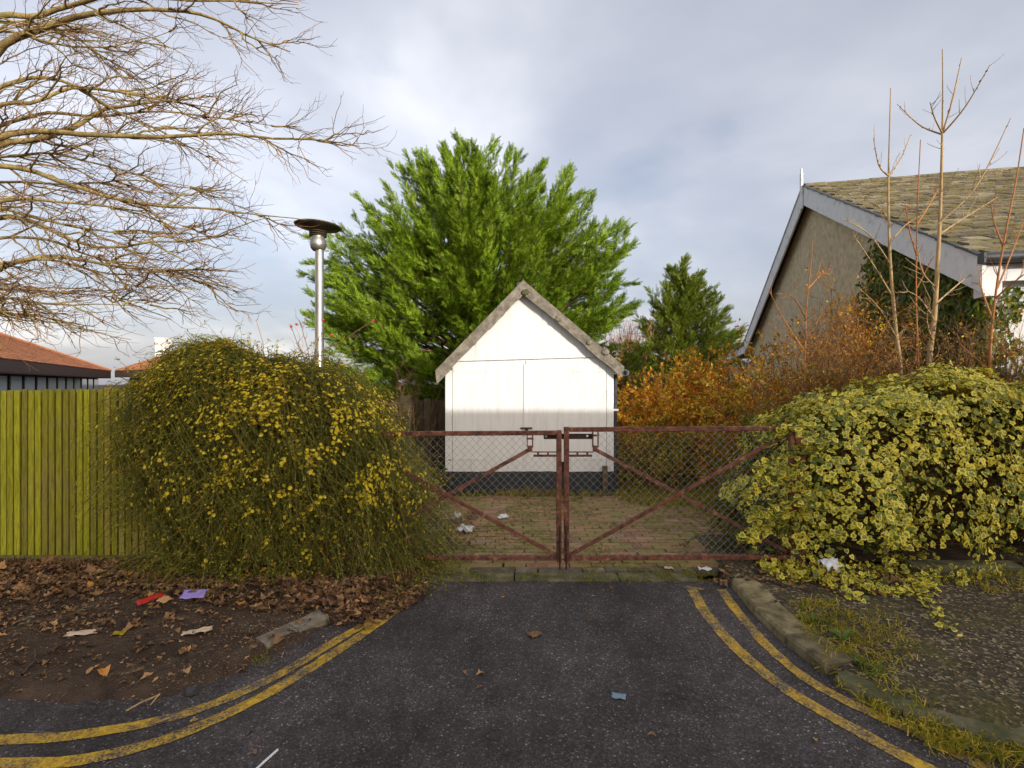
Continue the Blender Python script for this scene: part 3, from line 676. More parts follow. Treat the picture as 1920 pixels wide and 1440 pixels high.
for i in range(3): part('rail', [box(-6.65, -1.75, FY+.023, FY+.07, .35+i*.52, .43+i*.52)], M['fence_dark'], fence)
for xp in (-6.4, -3.75, -1.9): part('post', [box(xp, xp+.09, FY+.071, FY+.16, 0, 1.66)], M['fence_dark'], fence)
# older fence behind, between bush and shed
f2 = thing('fence', 'old dark board fence in shade beneath the big conifer beside the shed', 'fence', (-2.6, 9.3, 0))
x = -4.6
while x < -1.15:
    part('board', [box(x, x+.115, 9.3+random.uniform(-.004, .004), 9.32, .05, 1.42+random.uniform(-.02, .02))], M['fence_dark'], f2); x += .125
part('rail', [box(-4.6, -1.1, 9.326, 9.37, .4, .48), box(-4.6, -1.1, 9.326, 9.37, 1.1, 1.18)], M['fence_dark'], f2)
o = obj('post', [box(at(752, 0, 6.6)[0], at(768, 0, 6.6)[0], 6.55, 6.66, 0, at(0, 742, 6.6)[2])], M['concrete']); tag(o, 'pale concrete post between the yellow-flowered bush and the shed', 'post')

# ------------------------------------------------------------------ street lamp
LP = at(599, 0, 7.0); LP[2] = 0; lz = lambda py: at(0, py, 7.0)[2]
lamp = thing('street_lamp', 'steel lamp post with dark disc-shaped cap beside the big conifer', 'lamp', LP)
part('pole', [lathe([(.075, -.05), (.075, .9), (.06, .95), (.056, lz(470)), (.056, lz(468))], LP, 20)], M['steel'], lamp, True)
hc = LP+np.array([-.02, 0, 0])
part('lamp_bowl', [lathe([(.001, lz(470)), (.07, lz(470)), (.095, lz(466)), (.108, lz(458)), (.100, lz(450)), (.088, lz(446)), (.088, lz(444))], hc, 24)], M['steel'], lamp, True)
for i in range(4):
    z0 = lz(444-i*4.0); part('louvre', [lathe([(.075, z0), (.118, z0+.006), (.118, z0+.012), (.075, z0+.024)], hc, 24)], M['lampdark'], lamp, True)
cap = part('cap', [lathe([(.001, 0), (.10, .002), (.29, .035), (.312, .05), (.30, .058), (.15, .085), (.001, .09)], (0, 0, 0), 32)], M['lampdark'], lamp, True)
cap.location = Vector(hc)+Vector((0, 0, lz(431)))-lamp.location; cap.rotation_euler = (0, R(2.5), 0)

# ------------------------------------------------------------------ hall on the right
D = 12.0; U = nrm(np.array([.352, -.080, 0])); Wv = np.array([-U[1], U[0], 0]); A = np.array([.568*D, D, 0]); HW = .513*D; EZ = 1.7+.125*D; HZ = 1.7+.385*D
def hp(u, w, z): return A+U*u+Wv*w+np.array([0, 0, z])
HL = 11.0
hall = thing('hall', 'old grey roughcast hall with mossy tiled gable roof and grey bargeboards', 'building', hp(4, 0, 0))
slope = nrm(hp(0, 0, HZ)-hp(0, -HW, EZ)); SL = np.linalg.norm(hp(0, 0, HZ)-hp(0, -HW, EZ))
rec = .22; IN = .18
def rz(w): return HZ-(HZ-EZ)*abs(w)/HW
wv = [hp(rec, -HW+IN, 0), hp(rec, HW-IN, 0), hp(rec, HW-IN, rz(HW-IN)-.10), hp(rec, 0, HZ-.10), hp(rec, -HW+IN, rz(HW-IN)-.10)]
part('gable_wall', [(np.array(wv+[p+U*.3 for p in wv]), np.array([[0,4,3,2,1],[5,6,7,8,9]])), ], M['roughcast'], hall)
part('side_wall', [obox(hp(HL/2+rec, -HW+IN+.12, EZ/2-.05), U*(HL-.02), Wv*.24, (0, 0, EZ-.1))], M['whitewall'], hall)
part('side_wall', [obox(hp(HL/2+rec, HW-IN-.12, EZ/2-.05), U*(HL-.02), Wv*.24, (0, 0, EZ-.1))], M['whitewall'], hall)
for s_ in (-1, 1):
    a, b_ = hp(0, 0, HZ+.02), hp(0, s_*(HW+.08), rz(HW)-.03); dn = np.array([0, 0, -.42])
    v = np.array([a, b_, b_+dn, a+dn*1.05]); v2 = v+U*.04
    part('bargeboard', [(np.concatenate([v, v2]), np.array([[0,1,2,3],[7,6,5,4],[0,4,5,1],[1,5,6,2],[2,6,7,3],[3,7,4,0]]))], M['barge'], hall)
    nd = nrm(np.cross(U, b_-a)); nd = nd if nd[2] > 0 else -nd
    mid = (a+b_)/2
    part('verge_trim', [obox(mid+nd*.012+U*.01, U*.07, b_-a, nd*.022)], M['gutter'] if s_ < 0 else M['barge'], hall)
    part('roof_deck', [obox((hp(HL/2+.05, 0, HZ)+hp(HL/2+.05, s_*HW, EZ))/2-nd*.03, U*HL, hp(0, s_*HW, EZ)-hp(0, 0, HZ), nd*.05)], M['fascia'], hall)
# tiles on the slope that faces the road
nd = nrm(np.cross(U, hp(0, -HW, EZ)-hp(0, 0, HZ))); nd = nd if nd[2] > 0 else -nd
dn = nrm(hp(0, -HW, EZ)-hp(0, 0, HZ)); g_, tw = .235, .25; rows = int(SL/g_)+1
tb = make_mesh('roof_tile', [box(-tw/2+.003, tw/2-.003, -g_*.62, g_*.62, -.014, .014)]); tb.materials.append(M['tile'])
basis = Matrix((U, nrm(np.cross(nd, U)), nd)).transposed(); tl = []; rt = []
for r_ in range(rows):
    for c_ in range(-1 if r_ % 2 else 0, int(HL/tw)):
        tl.append((r_, c_))
def tile_pos(r_, c_): return hp(.10+(c_+.5+(.5 if r_ % 2 else 0))*tw, 0, HZ)+dn*(SL+.05-(r_+.5)*g_)+nd*.025
vis = [t_ for t_ in tl if 0 < (tile_pos(*t_)[0]/tile_pos(*t_)[1]) < 1.03]
vis.sort(key=lambda t_: np.linalg.norm(tile_pos(*t_))); near = set(vis[:298])
rm3 = basis.to_3x3()
for t_ in tl:
    p = tile_pos(*t_)
    tilt = Matrix.Rotation(-.085+random.gauss(0, .010), 3, 'X') @ Matrix.Rotation(random.gauss(0, .008), 3, 'Z') @ Matrix.Rotation(random.gauss(0, .006), 3, 'Y')
    mt = (rm3 @ tilt)
    if t_ in near:
        o = link('roof_tile', tb, None, hall); o.rotation_euler = mt.to_euler(); o.location = Vector(p)-hall.location+Vector(nd)*random.uniform(-.006, .01)
    else:
        ax = [np.array(mt.col[i]) for i in range(3)]; rt.append(obox(p+nd*random.uniform(-.004, .008), ax[0]*(tw-.006), ax[1]*g_*1.24, ax[2]*.028))
part('roof_tiles', rt, M['tile_s'], hall, kind='stuff')
for i in range(24):
    c = hp(.25+i*.45, 0, HZ+.045)+np.array([0, 0, random.uniform(-.008, .008)])
    part('ridge_tile', [(np.array([c+U*e+q_ for e in (-.222, .222) for q_ in (Wv*.13+[0, 0, -.07], Wv*.07+[0, 0, .0], Wv*0+[0, 0, .03], -Wv*.07+[0, 0, .0], -Wv*.13+[0, 0, -.07])]), np.array([[0,5,6,1],[1,6,7,2],[2,7,8,3],[3,8,9,4]]))], M['tile'], hall)
part('finial', [obox(hp(-.03, 0, HZ-.10), U*.05, Wv*.10, (0, 0, .85)), obox(hp(-.03, 0, HZ+.37), U*.035, Wv*.06, (0, 0, .12))], M['barge'], hall, bevel=.01)
gz = EZ-.02; ge = -HW-.09
part('gutter', tubes(np.array([hp(-.02, ge-.02, gz-.03), hp(HL, ge-.02, gz-.03)]), np.array([.065, .065]), 10), M['gutter'], hall, True)
part('gutter', [obox(hp(-.02, ge-.02, gz-.03), U*.02, Wv*.12, (0, 0, .12))], M['gutter'], hall)
part('fascia', [obox(hp(HL/2+.06, -HW+.04, EZ-.20), U*(HL-.04), Wv*.03, (0, 0, .20))], M['whiteboard'], hall)
part('soffit_box', [obox(hp(.13, -HW+.05, EZ-.30), U*.17, Wv*.20, (0, 0, .36))], M['whiteboard'], hall)
# low lean-to continuing behind the far eave
lt = thing('outbuilding', 'low flat lean-to with grey edge board behind the roughcast hall', 'building', hp(2, HW+3, 0))
a, b_ = hp(.05, HW+.1, EZ-.1), hp(.05, HW+5.6, 2.85)
part('edge_board', [(np.array([a, b_, b_-[0, 0, .28], a-[0, 0, .28], a+U*.05, b_+U*.05, b_-[0, 0, .28]+U*.05, a-[0, 0, .28]+U*.05]), np.array([[0,1,2,3],[7,6,5,4],[0,4,5,1],[1,5,6,2],[2,6,7,3],[3,7,4,0]]))], M['barge'], lt)
part('roof', [(np.array([a-U*.05, b_-U*.05, b_+U*5, a+U*5, a-U*.05+[0, 0, .05], b_-U*.05+[0, 0, .05], b_+U*5+[0, 0, .05], a+U*5+[0, 0, .05]]), BF)], M['tile_s'], lt)
part('wall', [obox(hp(2.4, HW+2.8, 1.25), U*4.2, Wv*5.2, (0, 0, 2.5))], M['roughcast'], lt)

# ------------------------------------------------------------------ houses on the left, beyond the fence
def bungalow(p0, p1, depth, ez, pitch, label, wins, chimney=None):
    """eave from p0 to p1 (2-D), roof hipped at the p1 end"""
    p0, p1 = np.array([*p0, 0.]), np.array([*p1, 0.]); d = nrm(p1-p0); L = np.linalg.norm(p1-p0); nb = np.array([-d[1], d[0], 0])
    if nb[0] > 0 and False: nb = -nb
    nb = -nb if (nb@np.array([-.6, 1, 0])) < 0 else nb
    b = thing('bungalow', label, 'house', p0+d*L/2)
    rise = depth/2*math.tan(pitch)
    q = lambda u, w, z: p0+d*u+nb*w+np.array([0, 0, z])
    v = [q(0, 0, ez), q(L, 0, ez), q(L, depth, ez), q(0, depth, ez), q(depth/2, depth/2, ez+rise), q(L-depth/2, depth/2, ez+rise)]
    rf = part('roof', [(np.array(v), np.array([[0,1,5,4]])), (np.array(v), np.array([[2,3,4,5]])), (np.array(v), np.array([[1,2,5],[3,0,4]]))], M['redtile'], b)
    # tiles of the road-facing slope, in courses
    sl = np.linalg.norm(v[5]-q(L-depth/2, 0, ez)); up = nrm(q(0, depth/2, rise)-q(0, 0, 0)); nn_ = nrm(np.cross(d, up)); nn_ = nn_ if nn_[2] > 0 else -nn_
    tl_ = []; gg = .26
    for r_ in range(int(sl/gg)):
        ins = (r_+.3)*gg/sl*depth/2; u = ins
        while u < L-ins:
            wd = .27; c = q(u+wd/2, 0, ez)+up*(r_+.5)*gg+nn_*(.03)
            tl_.append(obox(c, d*(wd-.025), (up-nn_*.09)*gg*1.05, nn_*.05)); u += wd
    obj('roof_tiles', tl_, M['redtile'], rf, kind='stuff'); rf.children[0].location = (0, 0, 0)
    hip = tubes(np.array([v[1]+[0, 0, .05], v[5]+[0, 0, .05]]), np.array([.12, .12]), 6)+tubes(np.array([v[4]+[0, 0, .05], v[5]+[0, 0, .05]]), np.array([.12, .12]), 6)
    obj('hip_tiles', hip, M['redtile'], rf, kind='stuff')
    part('fascia', [obox(q(L/2, .02, ez-.30), d*L, nb*.04, (0, 0, .58))], M['fascia'], b)
    part('soffit', [obox(q(L/2, .35, ez-.56), d*(L-.05), nb*.7, (0, 0, .04)), obox(q(L-.02, depth/2, ez-.30), d*.04, nb*depth, (0, 0, .58))], M['fascia'], b)
    part('wall', [obox(q(L/2, depth/2, (ez-.59)/2), d*(L-1.5), nb*(depth-1.5), (0, 0, ez-.59))], M['fascia'], b)
    if wins:
        u = .9
        while u < L-1.6:
            wd = 1.75
            w_ = part('window', [obox(q(u+wd/2, .72, ez-1.36), d*wd, nb*.06, (0, 0, 1.5))], M['frame'], b)
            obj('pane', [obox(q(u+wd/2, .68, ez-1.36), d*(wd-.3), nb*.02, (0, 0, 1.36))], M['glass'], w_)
            u += 2.0
    if chimney:
        c = np.array(chimney); part('chimney', [box(c[0]-.45, c[0]+.45, c[1]-.45, c[1]+.45, c[2]-2, c[2]), box(c[0]-.5, c[0]+.5, c[1]-.5, c[1]+.5, c[2]+.001, c[2]+.1)], M['whitewall'], b)
    return b
e0 = at(0, 0, 21)[:2]; e1 = at(208, 0, 42)[:2]; dd = e1-e0
bungalow(e0-dd*.30, e1, 12.0, 2.74, R(24), 'low building with orange tiled hip roof and row of dark-framed windows behind the green fence', True)
bungalow(at(215, 0, 44)[:2], at(420, 0, 40)[:2], 9.0, 2.85, R(29), 'house with orange tiled roof and white chimney behind the yellow-flowered bush', False, tuple(at(306, 636, 47)))

# ================================================================== vegetation
LEAF4 = (np.array([[0, 0, 0], [.45, .26, .05], [1, 0, 0], [.45, -.26, .05]]), np.array([[0, 3, 2, 1]]))
LEAF6 = (np.array([[0, 0, 0], [.3, .24, .05], [.65, .2, .06], [1, 0, -.04], [.65, -.2, .06], [.3, -.24, .05], [.5, 0, 0]]), np.array([[0,6,1],[1,6,2],[2,6,3],[3,6,4],[4,6,5],[5,6,0]]))
def along(P, n):
    """n random points on each chain: positions, tangents"""
    m, k0, _ = P.shape; t = RNG.uniform(.05, 1, (m, n)); x = t*(k0-1); i = np.minimum(x.astype(int), k0-2); fr = (x-i)[..., None]; ar = np.arange(m)[:, None]
    a, b = P[ar, i], P[ar, i+1]; return (a*(1-fr)+b*fr).reshape(-1, 3), nrm(b-a).reshape(-1, 3)

# ------------------------------------------------------------------ conifers
def spray_template(nl=6):
    v, f = [], []
    def lf(a, d, L, w):
        a = np.array(a, float); d = nrm(np.array(d, float)); s = np.array([-d[1], d[0], 0])
        i = len(v); v.extend([a+d*L*.12+s*w, a+d*L, a+d*L*.12-s*w]); f.append([i, i+2, i+1])
    lf((0, 0, 0), (1, 0, .0), 1.0, .030)
    for i in range(nl):
        t = .08+.78*i/(nl-1); L = .42*(1-.60*t)
        for s in (1, -1): lf((t*.9, 0, -.03*math.sin(t*3)), (.80, s*.62, -.10), L, .040)
    return np.array(v), np.array(f)
def conifer(name, label, base, h, prof, flatten, nplume, nspray, slen, mat, cx=0.0, front=True, trunk_r=.16):
    t = thing(name, label, 'tree', base); bx, by, bz = base
    zs = [p[0] for p in prof]; rs = [p[1] for p in prof]
    tp = np.array([[bx+math.sin(i*.9)*.04, by, bz-.1+(h*.93)*i/8] for i in range(9)]); part('trunk', tubes(tp, np.linspace(trunk_r, .02, 9), 8), M['brownwood'], t, True)
    # plume tips
    zt = RNG.uniform(zs[0], zs[-1], nplume*3); rr = np.interp(zt, zs, rs)
    keep = RNG.random(len(zt)) < (rr+.5)/(max(rs)+.5); zt = zt[keep][:nplume]; rr = rr[keep][:nplume]; n = len(zt)
    th = RNG.uniform(0, 2*math.pi, n)
    if front: th = np.where(RNG.random(n) < .68, RNG.uniform(math.pi, 2*math.pi, n), th)
    depth = np.where(RNG.random(n) < .60, RNG.uniform(.86, 1.10, n), RNG.uniform(.42, .86, n))
    rad = np.stack([np.cos(th), np.sin(th)*flatten, np.zeros(n)], 1)
    tip = np.array(base)+rad*(rr*depth)[:, None]+np.stack([np.zeros(n), np.zeros(n), zt], 1)
    hf = (zt/h); upk = np.clip(.10+1.9*hf**2.0, 0, 2.8)
    ax = nrm(np.stack([np.cos(th), np.sin(th), upk+RNG.normal(0, .22, n)], 1)+RNG.normal(0, .16, (n, 3)))
    PL = RNG.uniform(1.0, 2.1, n)*(h/8.5)**.6; lead = RNG.random(n) < .38; tip = tip+ax*(lead*RNG.uniform(.15, .6, n)*(1-.75*hf))[:, None]; PL = np.where(lead, PL+.35, PL); slim = np.where(lead, .62, 1.0)
    # limbs
    k = 6; q = np.linspace(0, 1, k)[None, :, None]
    root = np.stack([np.full(n, bx), np.full(n, by), bz+np.maximum(.3, zt*RNG.uniform(.45, .75, n))], 1)
    mid = tip-ax*PL[:, None]
    P = (1-q)**2*root[:, None]+2*q*(1-q)*(.5*root+.5*mid-np.array([0, 0, .15]))[:, None]+q**2*mid[:, None]
    P = np.concatenate([P, (tip-ax*PL[:, None]*.3)[:, None]], 1)
    part('limbs', tubes(P, taper(P, .035, .006), 4), M['brownwood'], t, True, kind='stuff')
    # sprays
    ti = np.repeat(np.arange(n), nspray); N_ = len(ti); s = RNG.random(N_)**.8
    a = ax[ti]; rv = rdir(N_); rv -= (rv*a).sum(1, keepdims=True)*a; rv = nrm(rv)
    wid = (.27*(1-s)**1.0+.008)*slim[ti]
    C = tip[ti]-a*(PL[ti]*(1-s)*1.25)[:, None]+rv*(wid*RNG.random(N_)**.6*PL[ti]*.95)[:, None]
    Dr = nrm(a*1.0+rv*(.75*(1-.5*s))[:, None]+np.array([0, 0, .12])+RNG.normal(0, .18, (N_, 3)))
    Nn = nrm(rv*.7+np.array([0, 0, .25])+RNG.normal(0, .5, (N_, 3)))
    tv, tf = spray_template()
    L = slen*RNG.uniform(.7, 1.4, N_)*(1-.25*s)
    part('crown', [scatter(C, Dr, Nn, L, tv, tf)], mat, t, kind='stuff')
    return t
prof = [(.3, 3.6), (1.2, 4.1), (2.6, 4.25), (4.0, 4.2), (5.1, 4.1), (5.9, 3.7), (6.7, 3.0), (7.4, 2.2), (8.0, 1.25), (8.6, .4)]
conifer('conifer_tree', 'large spreading bright green conifer rising behind the white shed', (-.95, 14.2, 0), 8.6, prof, .72, 470, 118, .275, M['conifer'], trunk_r=.2)
prof2 = [(.8, 2.0), (2.0, 2.9), (3.4, 3.1), (4.6, 2.8), (5.8, 2.1), (7.0, 1.25), (8.0, .6), (8.6, .12)]
conifer('conifer_tree', 'smaller conical green conifer standing beyond the orange shrubs and the hall', (9.2, 27.5, 0), 8.8, prof2, .9, 170, 70, .44, M['conifer2'], trunk_r=.15)

# ------------------------------------------------------------------ big bare tree, its trunk just outside on the left
tree = thing('bare_tree', 'leafless tree reaching long drooping lichen-covered branches over the green fence', 'tree', (-8.9, 7.2, 0))
trunk = resample(np.array([[-8.9, 7.2, -.1], [-8.75, 7.15, 2.2], [-8.6, 7.0, 4.2], [-8.2, 6.9, 6.0], [-7.6, 6.8, 7.4], [-7.2, 6.8, 9.5]]), 14)
part('trunk', tubes(trunk, np.linspace(.30, .10, 14), 10), M['bark'], tree, True)
LIMBS = [  # pixel path, depth start, depth end, root radius
 ([(-60, 190), (0, 95), (60, 62), (130, 40), (210, 24), (300, 22), (390, 33), (480, 75), (545, 98)], 6.9, 6.0, .060),
 ([(-60, 60), (0, 22), (60, 24), (130, 2), (210, -14), (330, -6), (480, 2), (560, 8)], 6.9, 6.2, .045),
 ([(-90, 330), (0, 272), (70, 262), (140, 240), (200, 208), (270, 198), (340, 190), (420, 182)], 6.9, 6.4, .052),
 ([(-90, 320), (0, 255), (80, 243), (160, 250), (310, 254), (430, 246), (520, 256), (600, 255), (672, 268)], 6.8, 5.6, .050),
 ([(-80, 320), (0, 315), (60, 325), (130, 352), (200, 376), (280, 392), (400, 396), (500, 406), (570, 414)], 6.8, 5.8, .042),
 ([(-80, 400), (0, 379), (80, 372), (180, 384), (280, 395), (350, 420), (420, 450)], 6.7, 5.7, .030),
 ([(-80, 420), (0, 392), (60, 405), (150, 425), (230, 432), (320, 430)], 6.7, 6.2, .034),
 ([(-80, 440), (0, 410), (60, 418), (110, 440), (170, 464), (225, 466), (290, 454), (370, 455), (440, 434), (500, 418)], 6.6, 5.5, .036),
 ([(-80, 470), (0, 440), (90, 443), (150, 466), (220, 486), (300, 500), (380, 520), (450, 530)], 6.6, 5.8, .028),
 ([(-80, 560), (0, 508), (50, 486), (110, 480), (200, 494), (290, 502), (370, 500), (450, 502)], 6.5, 5.6, .042),
 ([(-80, 500), (0, 494), (80, 486), (150, 500), (220, 528), (300, 542), (375, 546)], 6.5, 5.8, .028),
 ([(-80, 580), (0, 564), (100, 574), (190, 577), (268, 581)], 6.4, 5.7, .030),
 ([(-80, 600), (0, 583), (60, 594), (120, 608), (210, 620)], 6.4, 5.5, .022),
 ([(-80, 200), (0, 158), (70, 141), (140, 155), (220, 205), (300, 240), (380, 290), (460, 340)], 7.0, 6.4, .032),
 ([(-80, 250), (0, 198), (70, 190), (130, 166), (210, 172), (300, 186), (400, 206), (480, 225)], 7.0, 6.2, .032),
 ([(-80, 260), (0, 240), (90, 215), (180, 220), (300, 212), (420, 225), (540, 240)], 7.2, 6.6, .030),
 ([(-80, 300), (0, 290), (90, 280), (180, 300), (300, 330), (400, 350)], 7.2, 6.6, .026),
 ([(-80, 130), (0, 60), (100, 80), (190, 90), (280, 70), (350, 45)], 7.4, 7.0, .024),
 ([(-80, 520), (0, 540), (100, 545), (200, 552), (300, 575)], 7.0, 6.6, .020),
 ([(-60, 100), (20, 40), (120, 60), (200, 110), (260, 150), (330, 160)], 7.6, 7.2, .022),
 ([(-80, 350), (0, 345), (120, 350), (240, 345), (360, 360), (450, 372)], 7.4, 6.9, .022),
]
lP, lR = [], []
for path, d0, d1, r0 in LIMBS:
    n_ = len(path); pts = [at(p[0], p[1], d0+(d1-d0)*i/(n_-1)+.12*math.sin(i*1.7+p[1])) for i, p in enumerate(path)]
    # join to the trunk
    j = np.argmin(np.abs(trunk[:, 2]-(pts[0][2]-.25))); pts = [trunk[j]]+pts
    P = resample(pts, 30); P[1:] += np.cumsum(RNG.normal(size=(29, 3))*.006, 0); lP.append(P); lR.append(np.linspace(1, .10, 30)**1.1*r0)
lP, lR = np.array(lP), np.array(lR)
for P, r_ in zip(lP, lR): part('limb', tubes(P, r_*1.15, 7), M['bark'], tree, True)
b1, t1 = sprout(lP, 15, (.55, 1.75), (.25, .75), 8, .22, .95, (.14, 0, -.10), .22, .55, .72)
b1b, _ = sprout(lP, 6, (.3, .8), (.5, 1.1), 6, .3, 1, (.1, 0, .45), .2, .9, .4)
b2, t2 = sprout(b1, 5, (.25, .75), (.3, .9), 6, .15, 1, (.12, 0, .06), .28, .8, .45)
b2b, _ = sprout(b1b, 3, (.15, .4), (.3, .9), 5, .2, 1, (0, 0, .2), .25, .9, .4)
b3, t3 = sprout(b2, 2, (.08, .26), (.35, 1.0), 4, .2, 1, (.05, 0, .10), .35, .9, .3)
part('branches', tubes(b1, taper(b1, .0135, .0038), 5), M['bark'], tree, True, kind='stuff')
part('twigs', tubes(b2, taper(b2, .0056, .002), 3)+tubes(b1b, taper(b1b, .005, .0017), 3)+tubes(b2b, taper(b2b, .0028, .0013), 3)+tubes(b3, taper(b3, .0026, .0014), 3), M['twig'], tree, True, kind='stuff')

# ------------------------------------------------------------------ winter jasmine
JC = np.array([-2.21, 4.92, 0.0])
jas = thing('winter_jasmine_bush', 'rounded winter jasmine bush covered in small yellow flowers beside the gate', 'bush', JC)
def jas_surface(n):
    """points on the dome: returns pos, outward normal"""
    th = RNG.uniform(0, 2*math.pi, n); ph = np.arccos(RNG.uniform(.02, 1, n))
    d = np.stack([np.cos(th)*np.sin(ph), np.sin(th)*np.sin(ph), np.cos(ph)], 1)
    return d
JR = np.array([1.21, .60, 1.90])
def sup(d, p=4.6):   # superellipsoid radius along d
    return 1/((np.abs(d)**p).sum(1))**(1/p)
def jpoint(d, k=1.0):
    bump = np.array([mnoise.fractal(Vector(x*2.3), 1, 2, 3) for x in d])*.125
    sh = np.where(d[:, 0] > 0, 1.0-.10*np.clip(d[:, 2], 0, 1), 1.0)
    q = d*(sup(d)*(k+bump))[:, None]*JR; q[:, 0] *= sh
    q[:, 2] *= 1-.11*np.clip((q[:, 0]+.1)/1.2, -.6, 1)*np.clip(q[:, 2]-.5, 0, 1)
    q[:, 0] += .28-.26*q[:, 2]
    return q+JC
# arching stems: start near the crown, come out and hang down along the surface
def jstems(n, kdepth, hang):
    th = RNG.uniform(0, 2*math.pi, n); th = np.where(RNG.random(n) < .6, RNG.uniform(math.pi, 2*math.pi, n), th)
    ph0 = RNG.uniform(.05, 1.05, n); L = RNG.uniform(.25, .9, n)*hang
    K = 9; P = np.zeros((n, K, 3)); dth = RNG.normal(0, .75, n)
    for i in range(K):
        q = i/(K-1); ph = np.clip(ph0+L*q, 0, 1.62); t_ = th+dth*q
        d = np.stack([np.cos(t_)*np.sin(ph), np.sin(t_)*np.sin(ph), np.cos(ph)], 1); d[:, 2] = np.maximum(d[:, 2], .0)
        P[:, i] = jpoint(nrm(d), kdepth*(1.0)+.02*math.sin(q*6))
    off = RNG.uniform(-.20, .05, n)[:, None, None]*np.array([.45, .9, .6])*np.linspace(.4, 1, K)[None, :, None]
    outw = nrm(P-JC-np.array([0, 0, .6])); P = P+outw*np.abs(off).mean(-1, keepdims=True)*np.sign(off.mean(-1, keepdims=True))
    P += np.cumsum(RNG.normal(size=P.shape)*.026, 1); P[:, :, 2] = np.maximum(P[:, :, 2], .04); return P
s1 = jstems(1250, 1.0, 1.2)
s2 = jstems(900, .86, 1.4)
s3, _ = sprout(s1, 4, (.12, .42), (.5, 1.4), 4, .05, 1, (0, 0, -.35), .3, 1, .2)
# long wands at the base and skyline
def wands(n, ph, ln, bend, up=.2):
    d = np.stack([RNG.uniform(-1, 1, n), RNG.uniform(-1, .35, n), np.full(n, ph)+RNG.uniform(-.1, .15, n)], 1); d = nrm(d); st = jpoint(d, .93)
    dirn = nrm(d*np.array([1, .9, .5])+RNG.normal(0, .35, (n, 3))+np.array([0, 0, up])); K = 8; q = np.linspace(0, 1, K)[None, :, None]; L = RNG.uniform(*ln, n)[:, None, None]
    P = st[:, None]+dirn[:, None]*q*L+np.array(bend)*q**2*L+np.cumsum(RNG.normal(size=(n, K, 3))*.01, 1); P[:, :, 2] = np.maximum(P[:, :, 2], .05); return P
w1 = wands(420, .80, (.12, .42), (0, 0, -.1), .6); w2 = wands(420, .05, (.25, .65), (0, 0, -.75), .0); w3 = wands(420, .45, (.25, .6), (0, 0, -.7), .1)
# trailing stems to the left in front of the fence
nL = 210; st = np.column_stack([RNG.uniform(-3.55, -3.0, nL), RNG.uniform(4.55, 4.9, nL), RNG.uniform(.5, 1.75, nL)]); dl = nrm(np.column_stack([RNG.uniform(-1, -.05, nL), RNG.uniform(-.2, .1, nL), RNG.uniform(-.2, .5, nL)]))
q = np.linspace(0, 1, 8)[None, :, None]; LL = RNG.uniform(.2, .62, nL)[:, None, None]; w4 = st[:, None]+dl[:, None]*q*LL+np.array([0, 0, -.8])*q**2*LL+np.cumsum(RNG.normal(size=(nL, 8, 3))*.008, 1)
w4[:, :, 1] = np.minimum(w4[:, :, 1], 4.93)
part('stems', tubes(s1, taper(s1, .0040, .0018), 3)+tubes(s2, taper(s2, .0045, .002), 3)+tubes(s3, taper(s3, .0022, .0012), 3)+tubes(w1, taper(w1, .0028, .0012), 3)+tubes(w2, taper(w2, .0034, .0014), 3)+tubes(w3, taper(w3, .0032, .0014), 3)+tubes(w4, taper(w4, .0028, .0012), 3), M['jstem'], jas, True, kind='stuff')
lc, ld = [], []
for P, n_ in ((s1, 16), (s2, 9), (s3, 6), (w1, 5), (w2, 9), (w3, 9), (w4, 11)):
    c, d = along(P, n_); lc.append(c); ld.append(d)
lc, ld = np.concatenate(lc), np.concatenate(ld); lc = lc+RNG.normal(0, .006, lc.shape)
part('leaves', [scatter(lc, nrm(ld*.6+RNG.normal(0, .6, ld.shape)), rdir(len(lc), .8), RNG.uniform(.013, .030, len(lc)), *LEAF4)], M['jleaf'], jas, kind='stuff')
# dead brown leaves caught inside
c, d = along(s2, 5); c = c+RNG.normal(0, .02, c.shape)
part('dead_leaves', [scatter(c, rdir(len(c)), rdir(len(c)), RNG.uniform(.02, .055, len(c)), *LEAF6)], M['brownleaf'], jas, kind='stuff')
# flowers, six petals round a throat
pv, pf = [], []
for i in range(6):
    a_ = i*math.pi/3; ca, sa = math.cos(a_), math.sin(a_); cp, sp = math.cos(a_+.42), math.sin(a_+.42); cm_, sm = math.cos(a_-.42), math.sin(a_-.42); k0 = len(pv)
    pv += [[0, 0, -.15], [.9*cp, .9*sp, .02], [.9*cm_, .9*sm, .0]]; pf.append([k0, k0+2, k0+1])
k0 = len(pv); pv += [[-.12, -.12, -.2], [.12, -.12, -.2], [0, .14, -.2], [0, 0, -1.3]]; pf2 = np.array([[k0, k0+1, k0+3, k0+3]])
FLW = (np.array(pv)[:18], np.array(pf))
fc = []
for P, n_ in ((s1, 5), (w1, 4), (w2, 1), (w3, 5), (w4, 3), (s3, 1)):
    c, d = along(P, n_)
    hz = np.clip((c[:, 2]-.15)/1.4, 0, 1); cl = np.array([mnoise.noise(Vector(x*3.1)) for x in c]); k_ = RNG.random(len(c)) < (.16+.90*hz)*(.50+1.7*cl)
    k_ &= (c[:, 0] > -3.4) | (RNG.random(len(c)) < .45)
    fc.append(c[k_])
fc = np.concatenate(fc)
extra = fc[RNG.integers(0, len(fc), int(len(fc)*1.3))]+RNG.normal(0, .026, (int(len(fc)*1.3), 3)); fc = np.concatenate([fc, extra])
on = nrm(fc-JC-np.array([0, 0, .7])+RNG.normal(0, .35, fc.shape)); fc = fc+on*.018
dx = nrm(np.cross(on, rdir(len(fc))))
part('flowers', [scatter(fc, dx, on, RNG.uniform(.0075, .0195, len(fc)), *FLW)], M['jflower'], jas, kind='stuff')

